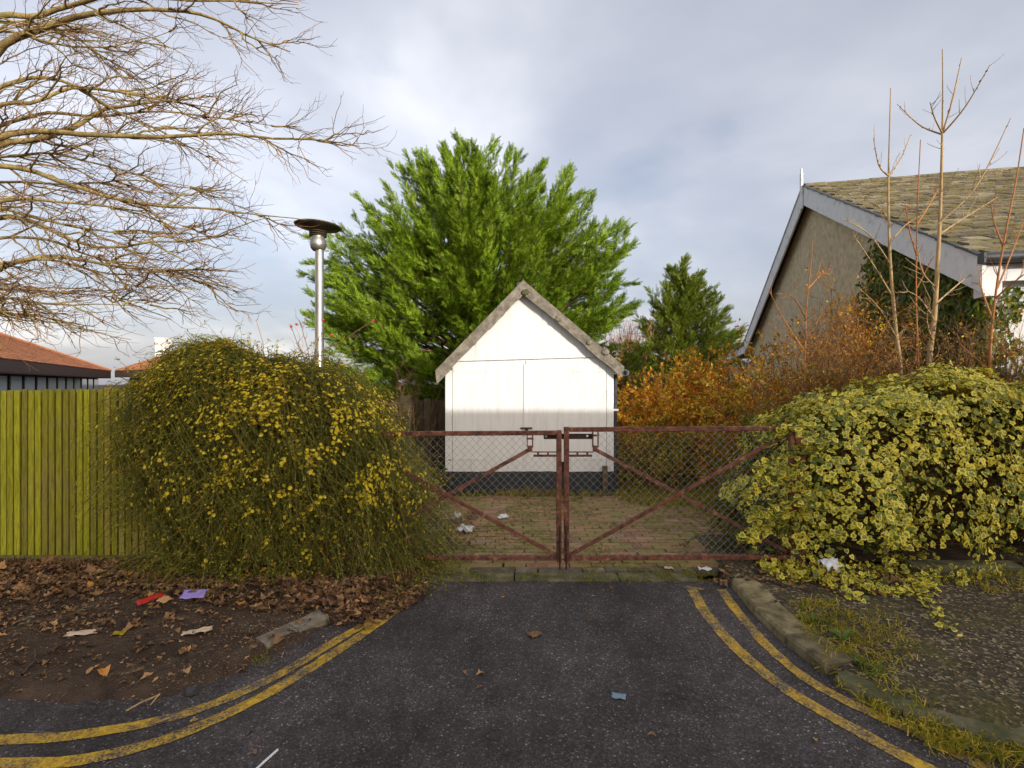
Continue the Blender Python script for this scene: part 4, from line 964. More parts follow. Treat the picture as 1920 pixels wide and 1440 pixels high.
# ------------------------------------------------------------------ variegated ivy mound
IC = np.array([4.05, 5.15, 0.0])
ivy = thing('variegated_ivy', 'mound of cream and green variegated ivy spilling over the pavement beside the gate', 'ivy', IC)
out = np.array([(0, -.12), (.10, -.30), (.30, -.52), (.42, -.28), (.78, -.34), (.62, -.10), (1.0, 0)]); 
rimv = [(0, .06), (-.12, .30), (.18, .54), (.42, .40), (.66, .40), (.74, .24), (1.05, 0), (.74, -.24), (.66, -.40), (.42, -.40), (.18, -.54), (-.12, -.30)]
tv = np.array([[.36, 0, .06]]+[[a, b, -.05*abs(b)*2] for a, b in rimv]); tf = np.array([[0, i, i % 12+1] for i in range(1, 13)])
RIM = np.array([0]+[1]*12, float)
# mound profile: top height along x, front y along x
ix = np.array([2.18, 2.42, 2.66, 2.9, 3.3, 3.7, 4.1, 4.6, 5.2, 6.2, 7.2]); itop = np.array([.50, 1.00, 1.24, 1.42, 1.58, 1.74, 1.85, 1.83, 1.72, 1.68, 1.6]); ifr = np.array([4.62, 4.40, 4.22, 4.12, 4.12, 4.18, 4.36, 4.50, 4.58, 4.6, 4.6])
def ivy_pt(x, s):
    """s 0 at the front foot, ~.75 top, 1 = behind"""
    top = np.interp(x, ix, itop); fr = np.interp(x, ix, ifr)
    a = s*math.pi*.72; yy = fr+(5.15-fr)*(1-np.cos(a))*1.0; zz = top*np.sin(np.minimum(a, math.pi/2))**.8*np.where(a > math.pi/2, np.sin(a), 1)
    return np.stack([x, yy, zz], 1)
n_ = 16500; x = RNG.uniform(2.2, 6.4, n_); s_ = RNG.uniform(.0, .95, n_)
P0 = ivy_pt(x, s_); e = 1e-2; du = ivy_pt(x+e, s_)-P0; dv = ivy_pt(x, s_+e)-P0; Nn = nrm(np.cross(du, dv)); Nn = np.where((Nn[:, 1:2] > 0) & (s_[:, None] < .6), -Nn, Nn); Nn = np.where(Nn[:, 2:] < -.2, -Nn, Nn)
bm_ = np.array([mnoise.fractal(Vector(p*1.9), 1, 2, 3) for p in P0]); P0 = P0+Nn*(bm_*.26+RNG.uniform(-.12, .05, n_))[:, None]
# gaps near the foot
hole = np.array([mnoise.noise(Vector(p*2.6+np.array([5., 0, 0]))) for p in P0]); keep = ~((P0[:, 2] < .45) & (hole > .05+.35*P0[:, 2])); P0, Nn = P0[keep], Nn[keep]
P0[:, 2] = np.maximum(P0[:, 2], .10)
# trailing shoots over the pavement and up to the gate
tr = []
def trail(px, z=.09, n=40):
    c = resample(np.array([gp(*p, z) if len(p) == 2 else at(*p) for p in px]), n); tr.append(c)
trail([(1640, 1070), (1700, 1085), (1735, 1120), (1760, 1155), (1778, 1172)]); trail([(1560, 1060), (1640, 1105), (1700, 1108), (1740, 1090)], n=50); trail([(1480, 1050), (1560, 1100), (1610, 1118)]); trail([(1800, 1000), (1850, 1020), (1900, 1035)])
trail([(1420, 1040), (1450, 1075), (1490, 1085)]); trail([(1520, 1040), (1545, 1085), (1590, 1095), (1650, 1088)], n=46)
trail([(1390, 1010, 4.62), (1440, 980, 4.6), (1500, 950, 4.55)]); trail([(1395, 935, 4.6), (1440, 900, 4.6), (1500, 870, 4.6)]); trail([(1432, 822, 4.64), (1470, 808, 4.6), (1520, 790, 4.6)]); trail([(1405, 965, 4.55), (1460, 950, 4.5), (1520, 930, 4.4)]); trail([(1420, 880, 4.6), (1470, 850, 4.6), (1540, 830, 4.5)])
tc_ = np.concatenate([np.repeat(c, 4, 0)+RNG.normal(0, .028, (len(c)*4, 3)) for c in tr]); tn = nrm(np.column_stack([RNG.normal(0, .4, len(tc_)), RNG.normal(-.4, .4, len(tc_)), np.ones(len(tc_))]))
part('stems', [p for c in tr for p in tubes(c, np.full(len(c), .004), 4)], M['brownwood'], ivy, True, kind='stuff')
# creeping ground layer
ng = 900; gx = RNG.uniform(1480, 1760, ng); gy = RNG.uniform(1040, 1112, ng); G = np.array([gp(a_, b_, .09) for a_, b_ in zip(gx, gy)]); gh = np.array([mnoise.noise(Vector(p*3.2)) for p in G]); G = G[gh > .02]; G[:, 2] += RNG.uniform(0, .05, len(G))
P0 = np.concatenate([P0, tc_, G]); Nn = np.concatenate([Nn, tn, nrm(np.column_stack([RNG.normal(0, .4, len(G)), RNG.normal(-.3, .4, len(G)), np.ones(len(G))]))])
n_ = len(P0); Nn = nrm(Nn+RNG.normal(0, .38, Nn.shape)); Dd = nrm(np.column_stack([RNG.normal(0, .8, n_), np.full(n_, -.35), np.full(n_, -.75)])+RNG.normal(0, .3, (n_, 3)))
Dd = nrm(Dd-(Dd*Nn).sum(1, keepdims=True)*Nn); sz = (.018+.042*RNG.random(n_)**1.7)*np.where(P0[:, 2] < .3, .8, 1)
order = np.argsort(-sz/np.linalg.norm(P0-np.array([0, 0, 1.7]), axis=1)*(P0[:, 0]/P0[:, 1] < 1)*(Nn[:, 1] < .2)); big, rest_ = order[:299], order[299:]
lm = make_mesh('leaf', [(tv, tf)], attr={'rim': RIM}); lm.materials.append(M['ivy'])
for i in big:
    X_ = Dd[i]; Z_ = Nn[i]; Y_ = np.cross(Z_, X_); o = link('leaf', lm, None, ivy)
    o.matrix_local = Matrix.Translation(Vector(P0[i]-IC)) @ Matrix((X_*sz[i], Y_*sz[i], Z_*sz[i])).transposed().to_4x4()
part('leaves', [scatter(P0[rest_], Dd[rest_], Nn[rest_], sz[rest_], tv, tf)], M['ivy'], ivy, kind='stuff', attr={'rim': np.tile(RIM, len(rest_))})
# dark woody inside so that the mound is not hollow
nb = 700; bxx = RNG.uniform(2.1, 6.3, nb); sb = RNG.uniform(.05, .8, nb); q0 = ivy_pt(bxx, sb); q0 = q0*np.array([1, 1, .9])+np.array([0, .14, 0]); q1 = np.column_stack([bxx+RNG.normal(0, .2, nb), np.full(nb, 5.2), np.maximum(q0[:, 2]-RNG.uniform(.1, .5, nb), .02)])
Pb = np.linspace(0, 1, 5)[None, :, None]*(q0-q1)[:, None]+q1[:, None]+RNG.normal(0, .03, (nb, 5, 3)); part('woody_stems', tubes(Pb, taper(Pb, .008, .003), 3), M['brownwood'], ivy, True, kind='stuff')
c, d = along(Pb, 9); part('inner_leaves', [scatter(c, rdir(len(c)), rdir(len(c), .5), RNG.uniform(.04, .08, len(c)), *LEAF6)], M['greenleaf'], ivy, kind='stuff')

# ------------------------------------------------------------------ shrubs
def shrub(name, label, c, r, h, ns, mats, nl, lsize, up=1.2, group=None, sub_n=6, twl=(.2, .6), trad=.006, cat='shrub', spread=1.0, zbase=0):
    c = np.array([c[0], c[1], zbase]); t = thing(name, label, cat, c, group)
    st = c+np.column_stack([RNG.normal(0, r[0]*.45, ns), RNG.normal(0, r[1]*.45, ns), np.zeros(ns)])
    d = np.column_stack([RNG.normal(0, r[0]*.50*spread, ns), RNG.normal(0, r[1]*.50*spread, ns), np.zeros(ns)]); L = RNG.uniform(.55, 1.0, ns)*h
    L *= np.clip(1.05-.35*((st[:, 0]-c[0])/max(r[0], .1))**2, .4, 1.05)
    q = np.linspace(0, 1, 9)[None, :, None]
    P = st[:, None]+d[:, None]*q**1.5+np.array([0, 0, 1.])*(q*1.0)*L[:, None, None]+np.cumsum(RNG.normal(size=(ns, 9, 3))*.018*h/2, 1)
    b, _ = sprout(P, sub_n, twl, (.35, 1.1), 5, .12, 1, (0, 0, .1), .25, .8, .3)
    b2, _ = sprout(b, 3, (twl[0]*.4, twl[1]*.5), (.3, 1.1), 3, .2, 1, (0, 0, .05), .25, 1, .2)
    part('stems', tubes(P, taper(P, trad*1.4, trad*.4), 4)+tubes(b, taper(b, trad*.6, trad*.25), 3)+tubes(b2, taper(b2, trad*.35, trad*.18), 3), mats[0], t, True, kind='stuff')
    if nl:
        al = [along(b2, nl), along(b, max(1, nl))]; cc = np.concatenate([a[0] for a in al]); dd_ = np.concatenate([a[1] for a in al]); n = len(cc)
        cc = cc+RNG.normal(0, .012, cc.shape); pick = RNG.integers(0, len(mats)-1, n) if len(mats) > 2 else np.zeros(n, int)
        # clumps keep one colour
        cl = np.array([mnoise.noise(Vector(x*1.6)) for x in cc[:, :]])+RNG.normal(0, .25, n); 
        edges = np.quantile(cl, np.linspace(0, 1, len(mats))[1:-1]) if len(mats) > 2 else []
        pick = np.digitize(cl, edges) if len(mats) > 2 else pick
        for i in range(len(mats)-1):
            m_ = pick == i
            if m_.sum(): part('leaves', [scatter(cc[m_], nrm(dd_[m_]+RNG.normal(0, .7, (m_.sum(), 3))), rdir(m_.sum(), .6), RNG.uniform(.6, 1.3, m_.sum())*lsize, *LEAF4)], mats[i+1], t, kind='stuff')
    return t
G1 = 'orange autumn shrubs behind the gate'
OL, YL, BL, GL, OT, BW = M['orangeleaf'], M['yellowleaf'], M['brownleaf'], M['greenleaf'], M['orangetwig'], M['brownwood']
shrub('autumn_shrub', 'orange and yellow shrub right beside the white shed behind the gate', (2.55, 9.2), (.75, .6), 1.85, 64, (OT, OL, YL, OL), 7, .068, group=G1)
shrub('autumn_shrub', 'dense orange shrub in front of the small conifer behind the gate', (3.7, 10.0), (.95, .7), 2.2, 84, (OT, OL, OL, YL), 7, .066, group=G1)
shrub('autumn_shrub', 'orange and green shrub near the foot of the roughcast gable', (4.8, 9.0), (.9, .7), 2.45, 80, (OT, OL, GL, OL, OL), 6, .060, group=G1)
shrub('autumn_shrub', 'tall sparse orange shrub climbing against the roughcast gable', (4.75, 7.5), (.65, .45), 3.0, 50, (OT, OL, YL, OL, OL), 3, .048, sub_n=9, group=G1)
shrub('autumn_shrub', 'tall orange-brown shrub between the gable and the pale saplings', (4.75, 6.75), (.55, .35), 2.75, 50, (OT, OL, BL, YL, OL), 3, .044, sub_n=9, group=G1)
shrub('autumn_shrub', 'low orange and brown shrub behind the gate leaf next to the ivy', (3.65, 7.4), (.75, .6), 1.75, 60, (OT, YL, OL, GL, OL), 6, .058, group=G1)
shrub('autumn_shrub', 'low yellow-green shrub on the grass beside the shed downpipe', (2.35, 8.2), (.4, .5), .85, 46, (OT, YL, GL, YL), 7, .052, group=G1)
G2 = 'brown thicket behind the ivy'
shrub('bramble_thicket', 'tangled brown thicket behind the top of the variegated ivy', (4.0, 6.2), (.8, .4), 2.2, 110, (BW, BL, BL, GL, OL), 3, .034, sub_n=9, group=G2)
shrub('bramble_thicket', 'dense twiggy brown thicket below the ivy-clad end of the hall', (5.15, 5.6), (.8, .3), 2.3, 120, (BW, BL, OL, BL), 2, .030, sub_n=9, group=G2)
shrub('bramble_thicket', 'brown thicket below the white wall of the hall', (6.2, 5.3), (.6, .25), 2.2, 80, (BW, BL, BL), 2, .030, sub_n=9, group=G2)
shrub('bramble_thicket', 'shady brown and green thicket between orange shrubs and ivy', (3.1, 6.15), (.45, .45), 1.35, 60, (BW, GL, BL, GL), 4, .050, sub_n=7, group=G2)
shrub('evergreen_shrub', 'bright green bush beyond the shed wall that carries the downpipe', (2.55, 12.2), (.6, .6), 2.7, 50, (M['brownwood'], M['greenleaf'], M['conifer2']), 4, .075)
shrub('evergreen_shrub', 'yellowish green bush in front of the bare trees beyond the shed', (4.2, 15.5), (.8, .7), 2.6, 50, (M['brownwood'], M['greenleaf'], M['yellowleaf'], M['greenleaf']), 4, .085)
shrub('evergreen_shrub', 'green bush under the low lean-to beside the hall', (6.4, 15.8), (.9, .8), 2.6, 60, (M['brownwood'], M['greenleaf'], M['orangeleaf'], M['greenleaf']), 4, .085)
shrub('hedge_plant', 'shady green undergrowth between the yellow-flowered bush and the shed', (-1.75, 7.3), (.35, .6), .95, 40, (M['brownwood'], M['greenleaf'], M['brownleaf'], M['greenleaf']), 3, .055)
shrub('bramble_thicket', 'bare brown twigs in front of the old dark fence', (-1.75, 8.7), (.4, .3), 1.95, 26, (M['brownwood'], M['brownleaf']), 0, .03, sub_n=6, group=G2)
for cx, cy, h_, lab in ((6.2, 27, 5.2, 'far bare brown tree between the shed and the small conifer'), (7.6, 33, 5.6, 'farthest bare brown tree beside the small conifer')):
    shrub('bare_tree', lab, (cx, cy), (1.3, 1.2), h_, 44, (M['orangetwig'], M['brownleaf']), 1, .05, sub_n=9, twl=(.5, 1.4), trad=.02, cat='tree', group='far bare trees')

# climbing ivy on the hall
civ = thing('climbing_ivy', 'dark green ivy climbing the end of the hall below the bargeboard', 'ivy', hp(.2, -HW+.2, 0))
n_ = 9000; w_ = RNG.uniform(-HW+.10, -2.3, n_); zmax = np.array([rz(w)-.42 for w in w_]); z_ = RNG.uniform(1.0, 4.6, n_); nzv = np.array([mnoise.noise(Vector((w*1.3, z*1.3, 2.))) for w, z in zip(w_, z_)])
edge_ = np.clip((-2.9-w_)/1.2+.25-(z_-2.6)*.10, -1, 1); k_ = (z_ < zmax) & (nzv*.55+edge_ > .08); w_, z_ = w_[k_], z_[k_]; Cc = np.array([hp(rec-.03, w, z) for w, z in zip(w_, z_)])-U*RNG.uniform(0, .14, len(w_))[:, None]
part('leaves', [scatter(Cc, nrm(np.array([0, 0, -1.])+RNG.normal(0, .5, Cc.shape)), nrm(-U+RNG.normal(0, .35, Cc.shape)), RNG.uniform(.06, .12, len(Cc)), *LEAF6)], M['greenleaf'], civ, kind='stuff')
n_ = 4200; u_ = RNG.uniform(rec-.05, 3.2, n_); z_ = RNG.uniform(1.2, EZ-.35, n_); nzv = np.array([mnoise.noise(Vector((u*1.5, z*1.5, 9.))) for u, z in zip(u_, z_)]); k_ = nzv+np.where(u_ < .42, .8, -.02)+np.where(z_ > EZ-.75, .22, 0) > .24; u_, z_ = u_[k_], z_[k_]
Cc = np.array([hp(u, -HW+IN-.01, z) for u, z in zip(u_, z_)])-Wv*RNG.uniform(0, .10, len(u_))[:, None]
part('leaves', [scatter(Cc, nrm(np.array([0, 0, -1.])+RNG.normal(0, .5, Cc.shape)), nrm(-Wv+RNG.normal(0, .4, Cc.shape)), RNG.uniform(.05, .10, len(Cc)), *LEAF6)], M['greenleaf'], civ, kind='stuff')
cs = np.array([[hp(rec-.02, -HW+.3+i*.35+random.uniform(-.1, .1)*k, .1+k*(.5+.03*i)) for k in range(6)] for i in range(9)]); part('stems', tubes(cs, taper(cs, .02, .008), 4), M['brownwood'], civ, True, kind='stuff')

# ------------------------------------------------------------------ saplings
def sapling(label, Y, trunk_px, branches, r0, mat, extra=18):
    pts = [at(px, py, Y) for px, py in trunk_px]; base = pts[0].copy(); base[2] = 0
    t = thing('sapling', label, 'tree', base, 'bare saplings in front of the hall'); P = resample([base]+pts, 26); rr = np.linspace(r0, .0045, 26)
    part('trunk', tubes(P, rr, 7), mat, t, True); bl = []
    for br in branches:
        dz = random.uniform(-.5, .5); p = resample([at(px, py, Y+dz*i/(len(br)-1)) for i, (px, py) in enumerate(br)], 12); bl.append(p)
    B = np.array(bl); part('branches', tubes(B, taper(B, .0105, .0035), 5), mat, t, True, kind='stuff')
    c1, _ = sprout(B, 4, (.06, .28), (.4, 1.0), 5, .2, 1, (0, 0, .2), .15, 1, .3); c2, _ = sprout(P[None, 6:], extra, (.10, .40), (.7, 1.2), 5, .0, .75, (0, 0, .25), .15, 1, .4)
    buds, d_ = along(B, 9)
    part('twigs', tubes(c1, taper(c1, .004, .002), 3)+tubes(c2, taper(c2, .0045, .002), 3), mat, t, True, kind='stuff')
    part('buds', [scatter(buds+RNG.normal(0, .006, buds.shape), d_, rdir(len(buds)), np.full(len(buds), .022), *LEAF6)], M['brownwood'], t, kind='stuff')
    return t
sapling('tallest pale bare sapling with a whorl of upswept branches before the mossy roof', 5.75, [(1742, 700), (1752, 600), (1758, 500), (1763, 400), (1767, 250), (1768, 160), (1767, 92)],
        [[(1766, 252), (1725, 235), (1682, 195)], [(1767, 250), (1785, 190), (1803, 108)], [(1768, 250), (1810, 200), (1856, 122)], [(1766, 248), (1752, 220), (1744, 192)], [(1759, 420), (1830, 350), (1895, 222)], [(1756, 540), (1730, 510), (1718, 455)], [(1754, 570), (1800, 530), (1835, 505)], [(1752, 600), (1725, 560), (1700, 545)], [(1762, 440), (1790, 420), (1870, 370)], [(1748, 640), (1738, 600), (1745, 560)]], .042, M['palebark'])
sapling('pale bare sapling with three upright top shoots in front of the grey bargeboard', 6.2, [(1690, 720), (1680, 620), (1670, 500), (1666, 400), (1666, 330), (1668, 250), (1670, 165)],
        [[(1666, 330), (1648, 310), (1638, 260)], [(1667, 330), (1688, 300), (1708, 252)], [(1672, 500), (1630, 440), (1576, 408)], [(1676, 560), (1640, 500), (1600, 440)], [(1672, 450), (1700, 420), (1735, 400)], [(1684, 640), (1650, 580), (1610, 540)], [(1686, 650), (1640, 610), (1612, 600)], [(1670, 420), (1650, 390), (1620, 375)]], .034, M['palebark'])
sapling('short orange-brown sapling standing among the orange shrubs', 6.7, [(1508, 720), (1510, 650), (1512, 580), (1520, 500), (1524, 448)],
        [[(1509, 660), (1470, 600), (1440, 540)], [(1510, 640), (1540, 590), (1565, 560)], [(1512, 600), (1490, 560), (1470, 550)], [(1508, 690), (1550, 620), (1580, 590)], [(1516, 540), (1540, 515), (1560, 500)]], .018, M['orangetwig'], 14)
sapling('thin bare sapling in front of the white side wall of the hall', 5.3, [(1856, 690), (1866, 560), (1885, 440), (1905, 340), (1920, 240)],
        [[(1870, 540), (1895, 480), (1925, 400)], [(1862, 600), (1840, 540), (1835, 500)], [(1880, 460), (1865, 420), (1858, 380)], [(1866, 560), (1900, 530), (1940, 500)]], .020, M['orangetwig'], 12)
sapling('slim dark sapling crossing the mossy roof between two paler saplings', 6.0, [(1722, 700), (1718, 560), (1720, 400), (1726, 262)],
        [[(1719, 480), (1705, 430), (1698, 380)], [(1720, 420), (1745, 380), (1765, 345)], [(1719, 540), (1740, 500), (1752, 480)]], .014, M['orangetwig'], 10)

# rose with hips by the lamp
rose = thing('rose_bush', 'thin leafless rose stems with red hips behind the yellow-flowered bush by the lamp', 'bush', at(575, 0, 6.0)*[1, 1, 0])
rs = np.array([resample([at(575+RNG.normal(0, 12), 760, 6.0)]+[at(px, py, 6.0) for px, py in pth], 10) for pth in ([(572, 680), (556, 640), (545, 608)], [(580, 670), (570, 630), (562, 600)], [(590, 660), (606, 620), (620, 628)], [(590, 670), (640, 640), (700, 600)], [(500, 690), (495, 650), (480, 600)], [(440, 690), (430, 650), (412, 620)])])
rb, _ = sprout(rs, 8, (.10, .40), (.3, .9), 6, .3, 1, (0, 0, .1), .3, 1, .3); part('stems', tubes(rs, taper(rs, .008, .003), 4)+tubes(rb, taper(rb, .004, .0015), 3), M['twig'], rose, True, kind='stuff')
for px, py in ((556, 608), (606, 600), (621, 629), (546, 612), (700, 601)): part('hip', [lump(at(px, py, 6.0), .016, px)], M['hip'], rose, True)

# ------------------------------------------------------------------ ground cover, leaf litter, weeds
def in_poly(P, poly):
    x, y = P[:, 0], P[:, 1]; c = np.zeros(len(P), bool); j = len(poly)-1
    for i in range(len(poly)):
        xi, yi = poly[i]; xj, yj = poly[j]; c ^= ((yi > y) != (yj > y)) & (x < (xj-xi)*(y-yi)/(yj-yi+1e-12)+xi); j = i
    return c
def sample_poly(px_poly, n, z=.0):
    poly = np.array([gp(*p, z)[:2] for p in px_poly]); lo, hi = poly.min(0), poly.max(0); P = RNG.uniform(lo, hi, (n*3, 2)); return P[in_poly(P, poly)][:n]
def curled(seed):
    """a dried leaf: pointed lobes round a midrib, rolled up along its length"""
    r_ = np.random.default_rng(seed); lob = r_.integers(2, 4); n = 6; half = []
    wid = r_.uniform(.16, .40)
    for i in range(1, n):
        t = i/n; w = wid*math.sin(math.pi*t**.85)*(1+(.38 if i % lob == 0 else -.25)*r_.uniform(.5, 1.2)); half.append((t+r_.uniform(-.05, .05), w))
    roll, arch, tw = r_.uniform(.6, 2.2), r_.uniform(-.5, .5), r_.uniform(-.8, .8)
    def pt(t, w): return [t-.5, w*math.cos(roll*w*2), roll*w*w*1.4+arch*(t-.5)**2+tw*w*(t-.5)+r_.normal(0, .015)]
    mid = [pt(i/n, 0) for i in range(n+1)]; L_ = [pt(*h) for h in half]; R_ = [pt(t, -w*r_.uniform(.8, 1.15)) for t, w in half]
    v = np.array(mid+L_+R_); f = []
    for sd, o_ in ((1, n+1), (-1, n+1+n-1)):
        q = [[0, 1, o_]]+[[i, i+1, o_+i] for i in range(1, n-1)]+[[i, o_+i, o_+i-1] for i in range(1, n-1)]+[[n-1, n, o_+n-2]]
        f += [x if sd > 0 else x[::-1] for x in q]
    return v, np.array(f)
NC = 16
CURL = [curled(i) for i in range(NC)]
def litter(name, P, zf, size, label, mat, lift=.03, tilt=.35):
    P = np.column_stack([P, np.zeros(len(P))]); P[:, 2] = zf(P[:, :2])+np.abs(RNG.normal(0, lift, len(P)))*.7+.006; parts = []
    for k in range(NC):
        q = P[k::NC]; n = len(q)
        if n: parts.append(scatter(q, nrm(np.column_stack([RNG.normal(size=(n, 2)), RNG.normal(0, tilt*.6, n)])), nrm(np.column_stack([RNG.normal(0, tilt, (n, 2)), np.ones(n)])), size*np.exp(RNG.normal(0, .38, n)), *CURL[k]))
    o = obj(name, parts, mat, smooth=False, kind='stuff'); tag(o, label, 'leaves'); return o
heavy = np.concatenate([sample_poly([(-300, 1042), (330, 1042), (420, 1080), (780, 1070), (815, 1068), (790, 1110), (690, 1165), (610, 1150), (480, 1145), (300, 1115), (120, 1120), (-300, 1150)], 4300, .07), sample_poly([(-200, 1038), (330, 1038), (330, 1080), (-200, 1095)], 1800, .09), sample_poly([(500, 1080), (815, 1066), (790, 1112), (700, 1150), (560, 1130)], 1800, .06)])
litter('fallen_leaves', heavy, lambda P: np.maximum(h_left(P), 0), .054, 'drift of dead brown leaves along the foot of the green fence and yellow-flowered bush', M['litter'])
sparse = np.concatenate([sample_poly([(-200, 1120), (600, 1150), (480, 1240), (300, 1290), (-200, 1290)], 420, .05), sample_poly([(-200, 1120), (300, 1120), (420, 1160), (100, 1200), (-200, 1200)], 480, .05)])
litter('scattered_leaves', sparse, lambda P: np.maximum(h_left(P), 0), .040, 'scattered dead leaves trodden into the bare dirt pavement below the green fence', M['litter'], .008, .2)
cr_ = sample_poly([(-200, 1060), (800, 1070), (690, 1165), (480, 1240), (330, 1300), (-200, 1300)], 4200, .06)
nn_c = len(cr_); o = obj('leaf_crumbs', [scatter(np.column_stack([cr_, np.maximum(h_left(cr_), 0)+.004]), nrm(np.column_stack([RNG.normal(size=(nn_c, 2)), RNG.normal(0, .15, nn_c)])), nrm(np.column_stack([RNG.normal(0, .25, (nn_c, 2)), np.ones(nn_c)])), RNG.uniform(.006, .024, nn_c), *LEAF4)], M['litter'], kind='stuff'); tag(o, 'fine crumbs of broken leaves spread over the bare dirt pavement', 'leaves')
rl = sample_poly([(1390, 1060), (1500, 1050), (1720, 1060), (1740, 1120), (1560, 1120), (1420, 1100), (1330, 1090), (1330, 1062)], 380, .05)
litter('ivy_leaf_litter', rl, lambda P: np.maximum(h_right(P), .02), .055, 'dead brown leaves gathered under the variegated ivy', M['litter'], .02)
dl_ = np.concatenate([sample_poly([(790, 985), (900, 960), (880, 1010), (840, 1040), (780, 1050)], 260, .02), sample_poly([(780, 930), (1400, 935), (1400, 1050), (800, 1050)], 90, .02)])
litter('yard_leaf_litter', dl_, lambda P: np.full(len(P), .03), .055, 'dead leaves on the brick driveway behind the gates', M['litter'], .02)
ro = np.concatenate([sample_poly([(800, 1095), (1280, 1098), (1300, 1200), (760, 1200)], 26), sample_poly([(300, 1340), (700, 1200), (1500, 1330), (1600, 1440), (200, 1440)], 22)])
litter('road_leaf_bits', ro, lambda P: np.full(len(P), .002), .028, 'small leaf scraps dotted over the dark road', M['litter'], .002, .1)

def tufts(P, zf, nb, h, spread=.03, lean=.5):
    n = len(P)*nb; c = np.repeat(np.column_stack([P, zf(P)]), nb, 0)+np.column_stack([RNG.normal(0, spread, (n, 2)), np.zeros(n)]); d = nrm(np.column_stack([RNG.normal(0, lean, (n, 2)), np.ones(n)]))
    L = RNG.uniform(.4, 1.2, n)*h; w = np.full(n, .0035)*(.6+h*4); s = nrm(np.cross(d, rdir(n))); bend = np.column_stack([RNG.normal(0, .35, (n, 2)), np.full(n, -.25)])*L[:, None]
    v = np.stack([c-s*w[:, None], c+s*w[:, None], c+d*L[:, None]*.55+s*w[:, None]*.7, c+d*L[:, None]*.55-s*w[:, None]*.7, c+d*L[:, None]+bend], 1).reshape(-1, 3); i = np.arange(n)[:, None]*5
    return [(v, i+np.array([[0, 1, 2, 3]])), (v*1, (i+np.array([[3, 2, 4]])))]
def clump(P, sc, th, seed=0):
    k_ = np.array([mnoise.fractal(Vector((p[0]*sc+seed, p[1]*sc, seed)), 1, 2, 3) for p in P]) > th; return P[k_]
# moss and grass in the driveway joints
jy = 4.63-.052+np.arange(34)*.1035; P = np.column_stack([RNG.uniform(-1.4, 2.4, 5200), RNG.choice(jy, 5200)+RNG.normal(0, .012, 5200)])
P = P[~((P[:, 1] > 7.7) & (np.abs(P[:, 0]-.26) < 1.3))]
P = clump(P, 1.0, -.02, 4)
o = obj('joint_moss', tufts(P, lambda q: np.full(len(q), .022), 7, .034, .018, 1.0), M['moss'], kind='stuff'); tag(o, 'green moss and grass growing in the joints of the brick driveway', 'moss')
gb = np.concatenate([np.column_stack([RNG.uniform(1.55, 3.6, 1500), RNG.uniform(7.0, 11.5, 1500)]), np.column_stack([RNG.uniform(2.4, 3.8, 600), RNG.uniform(5.4, 8, 600)]), np.column_stack([RNG.uniform(-2.2, -1.2, 500), RNG.uniform(5.6, 8.5, 500)]), np.column_stack([RNG.normal(.25, .15, 30), RNG.uniform(7.66, 7.72, 30)]), np.column_stack([RNG.uniform(-1, 1.5, 60), RNG.uniform(7.68, 7.73, 60)]), np.column_stack([RNG.uniform(3, 7, 300), RNG.uniform(9, 18, 300)])])
o = obj('rough_grass', tufts(gb, lambda q: np.maximum(h_yard(q), .01), 9, .17, .05, .55), M['grass'], kind='stuff'); tag(o, 'rough grass around the shed and the brick driveway', 'grass')
dg = np.column_stack([RNG.normal(.28, .16, 24), RNG.uniform(7.60, 7.70, 24)]); o = obj('dry_grass', tufts(dg, lambda q: np.full(len(q), .02), 5, .24, .03, .6), M['dryweed'], kind='stuff'); tag(o, 'dry straw-coloured grass at the foot of the shed doors', 'grass')
ed = np.concatenate([sample_poly([(1480, 1130), (1560, 1130), (1700, 1300), (1900, 1420), (1700, 1370), (1560, 1270)], 190, .06), sample_poly([(1760, 1090), (1990, 1040), (1990, 1110), (1850, 1110)], 110, .07), sample_poly([(1570, 1150), (1690, 1150), (1720, 1240), (1640, 1260)], 60, .06), sample_poly([(1700, 1345), (1990, 1400), (1990, 1440), (1750, 1385)], 120, .06)])
o = obj('verge_grass', tufts(ed, lambda q: np.maximum(h_right(q), .02), 7, .075, .03, .7), M['grass'], kind='stuff'); tag(o, 'short grass along the kerb and pebbly pavement below the ivy', 'grass')
kg = np.concatenate([sample_poly([(470, 1215), (510, 1205), (515, 1240), (480, 1240)], 16, .05), sample_poly([(810, 1074), (1380, 1074), (1400, 1092), (805, 1092)], 110, .02), sample_poly([(1230, 1060), (1330, 1062), (1330, 1085), (1230, 1085)], 60, .03)])
o = obj('kerb_moss', tufts(kg, lambda q: np.full(len(q), .022), 7, .035, .02, .9), M['moss'], kind='stuff'); tag(o, 'moss tufts along the concrete edge below the gate', 'moss')
# pebbles in the right pavement
P = np.concatenate([sample_poly([(1700, 1110), (2000, 1060), (2000, 1400), (1880, 1390), (1640, 1250)], 1500, .07), sample_poly([(1540, 1130), (1700, 1130), (1700, 1290), (1620, 1260)], 160, .07)]); P = P[np.argsort(P[:, 1])]
PB = (np.array([[1,0,0],[0,1,0],[-1,0,0],[0,-1,0],[0,0,.6],[0,0,-.5],[.6,.6,.3],[-.6,.6,.3],[-.6,-.6,.3],[.6,-.6,.3]])*.5, np.array([[0,6,4],[6,1,4],[1,7,4],[7,2,4],[2,8,4],[8,3,4],[3,9,4],[9,0,4]]))
n_ = len(P); o = obj('pebbles', [scatter(np.column_stack([P, h_right(P)+.002]), nrm(np.column_stack([RNG.normal(size=(n_, 2)), np.zeros(n_)])), np.tile([0, 0, 1.], (n_, 1)), RNG.uniform(.006, .019, n_), *PB)], M['pebble'], kind='stuff'); tag(o, 'tan and grey pebbles exposed in the dark pavement below the ivy', 'pebbles')
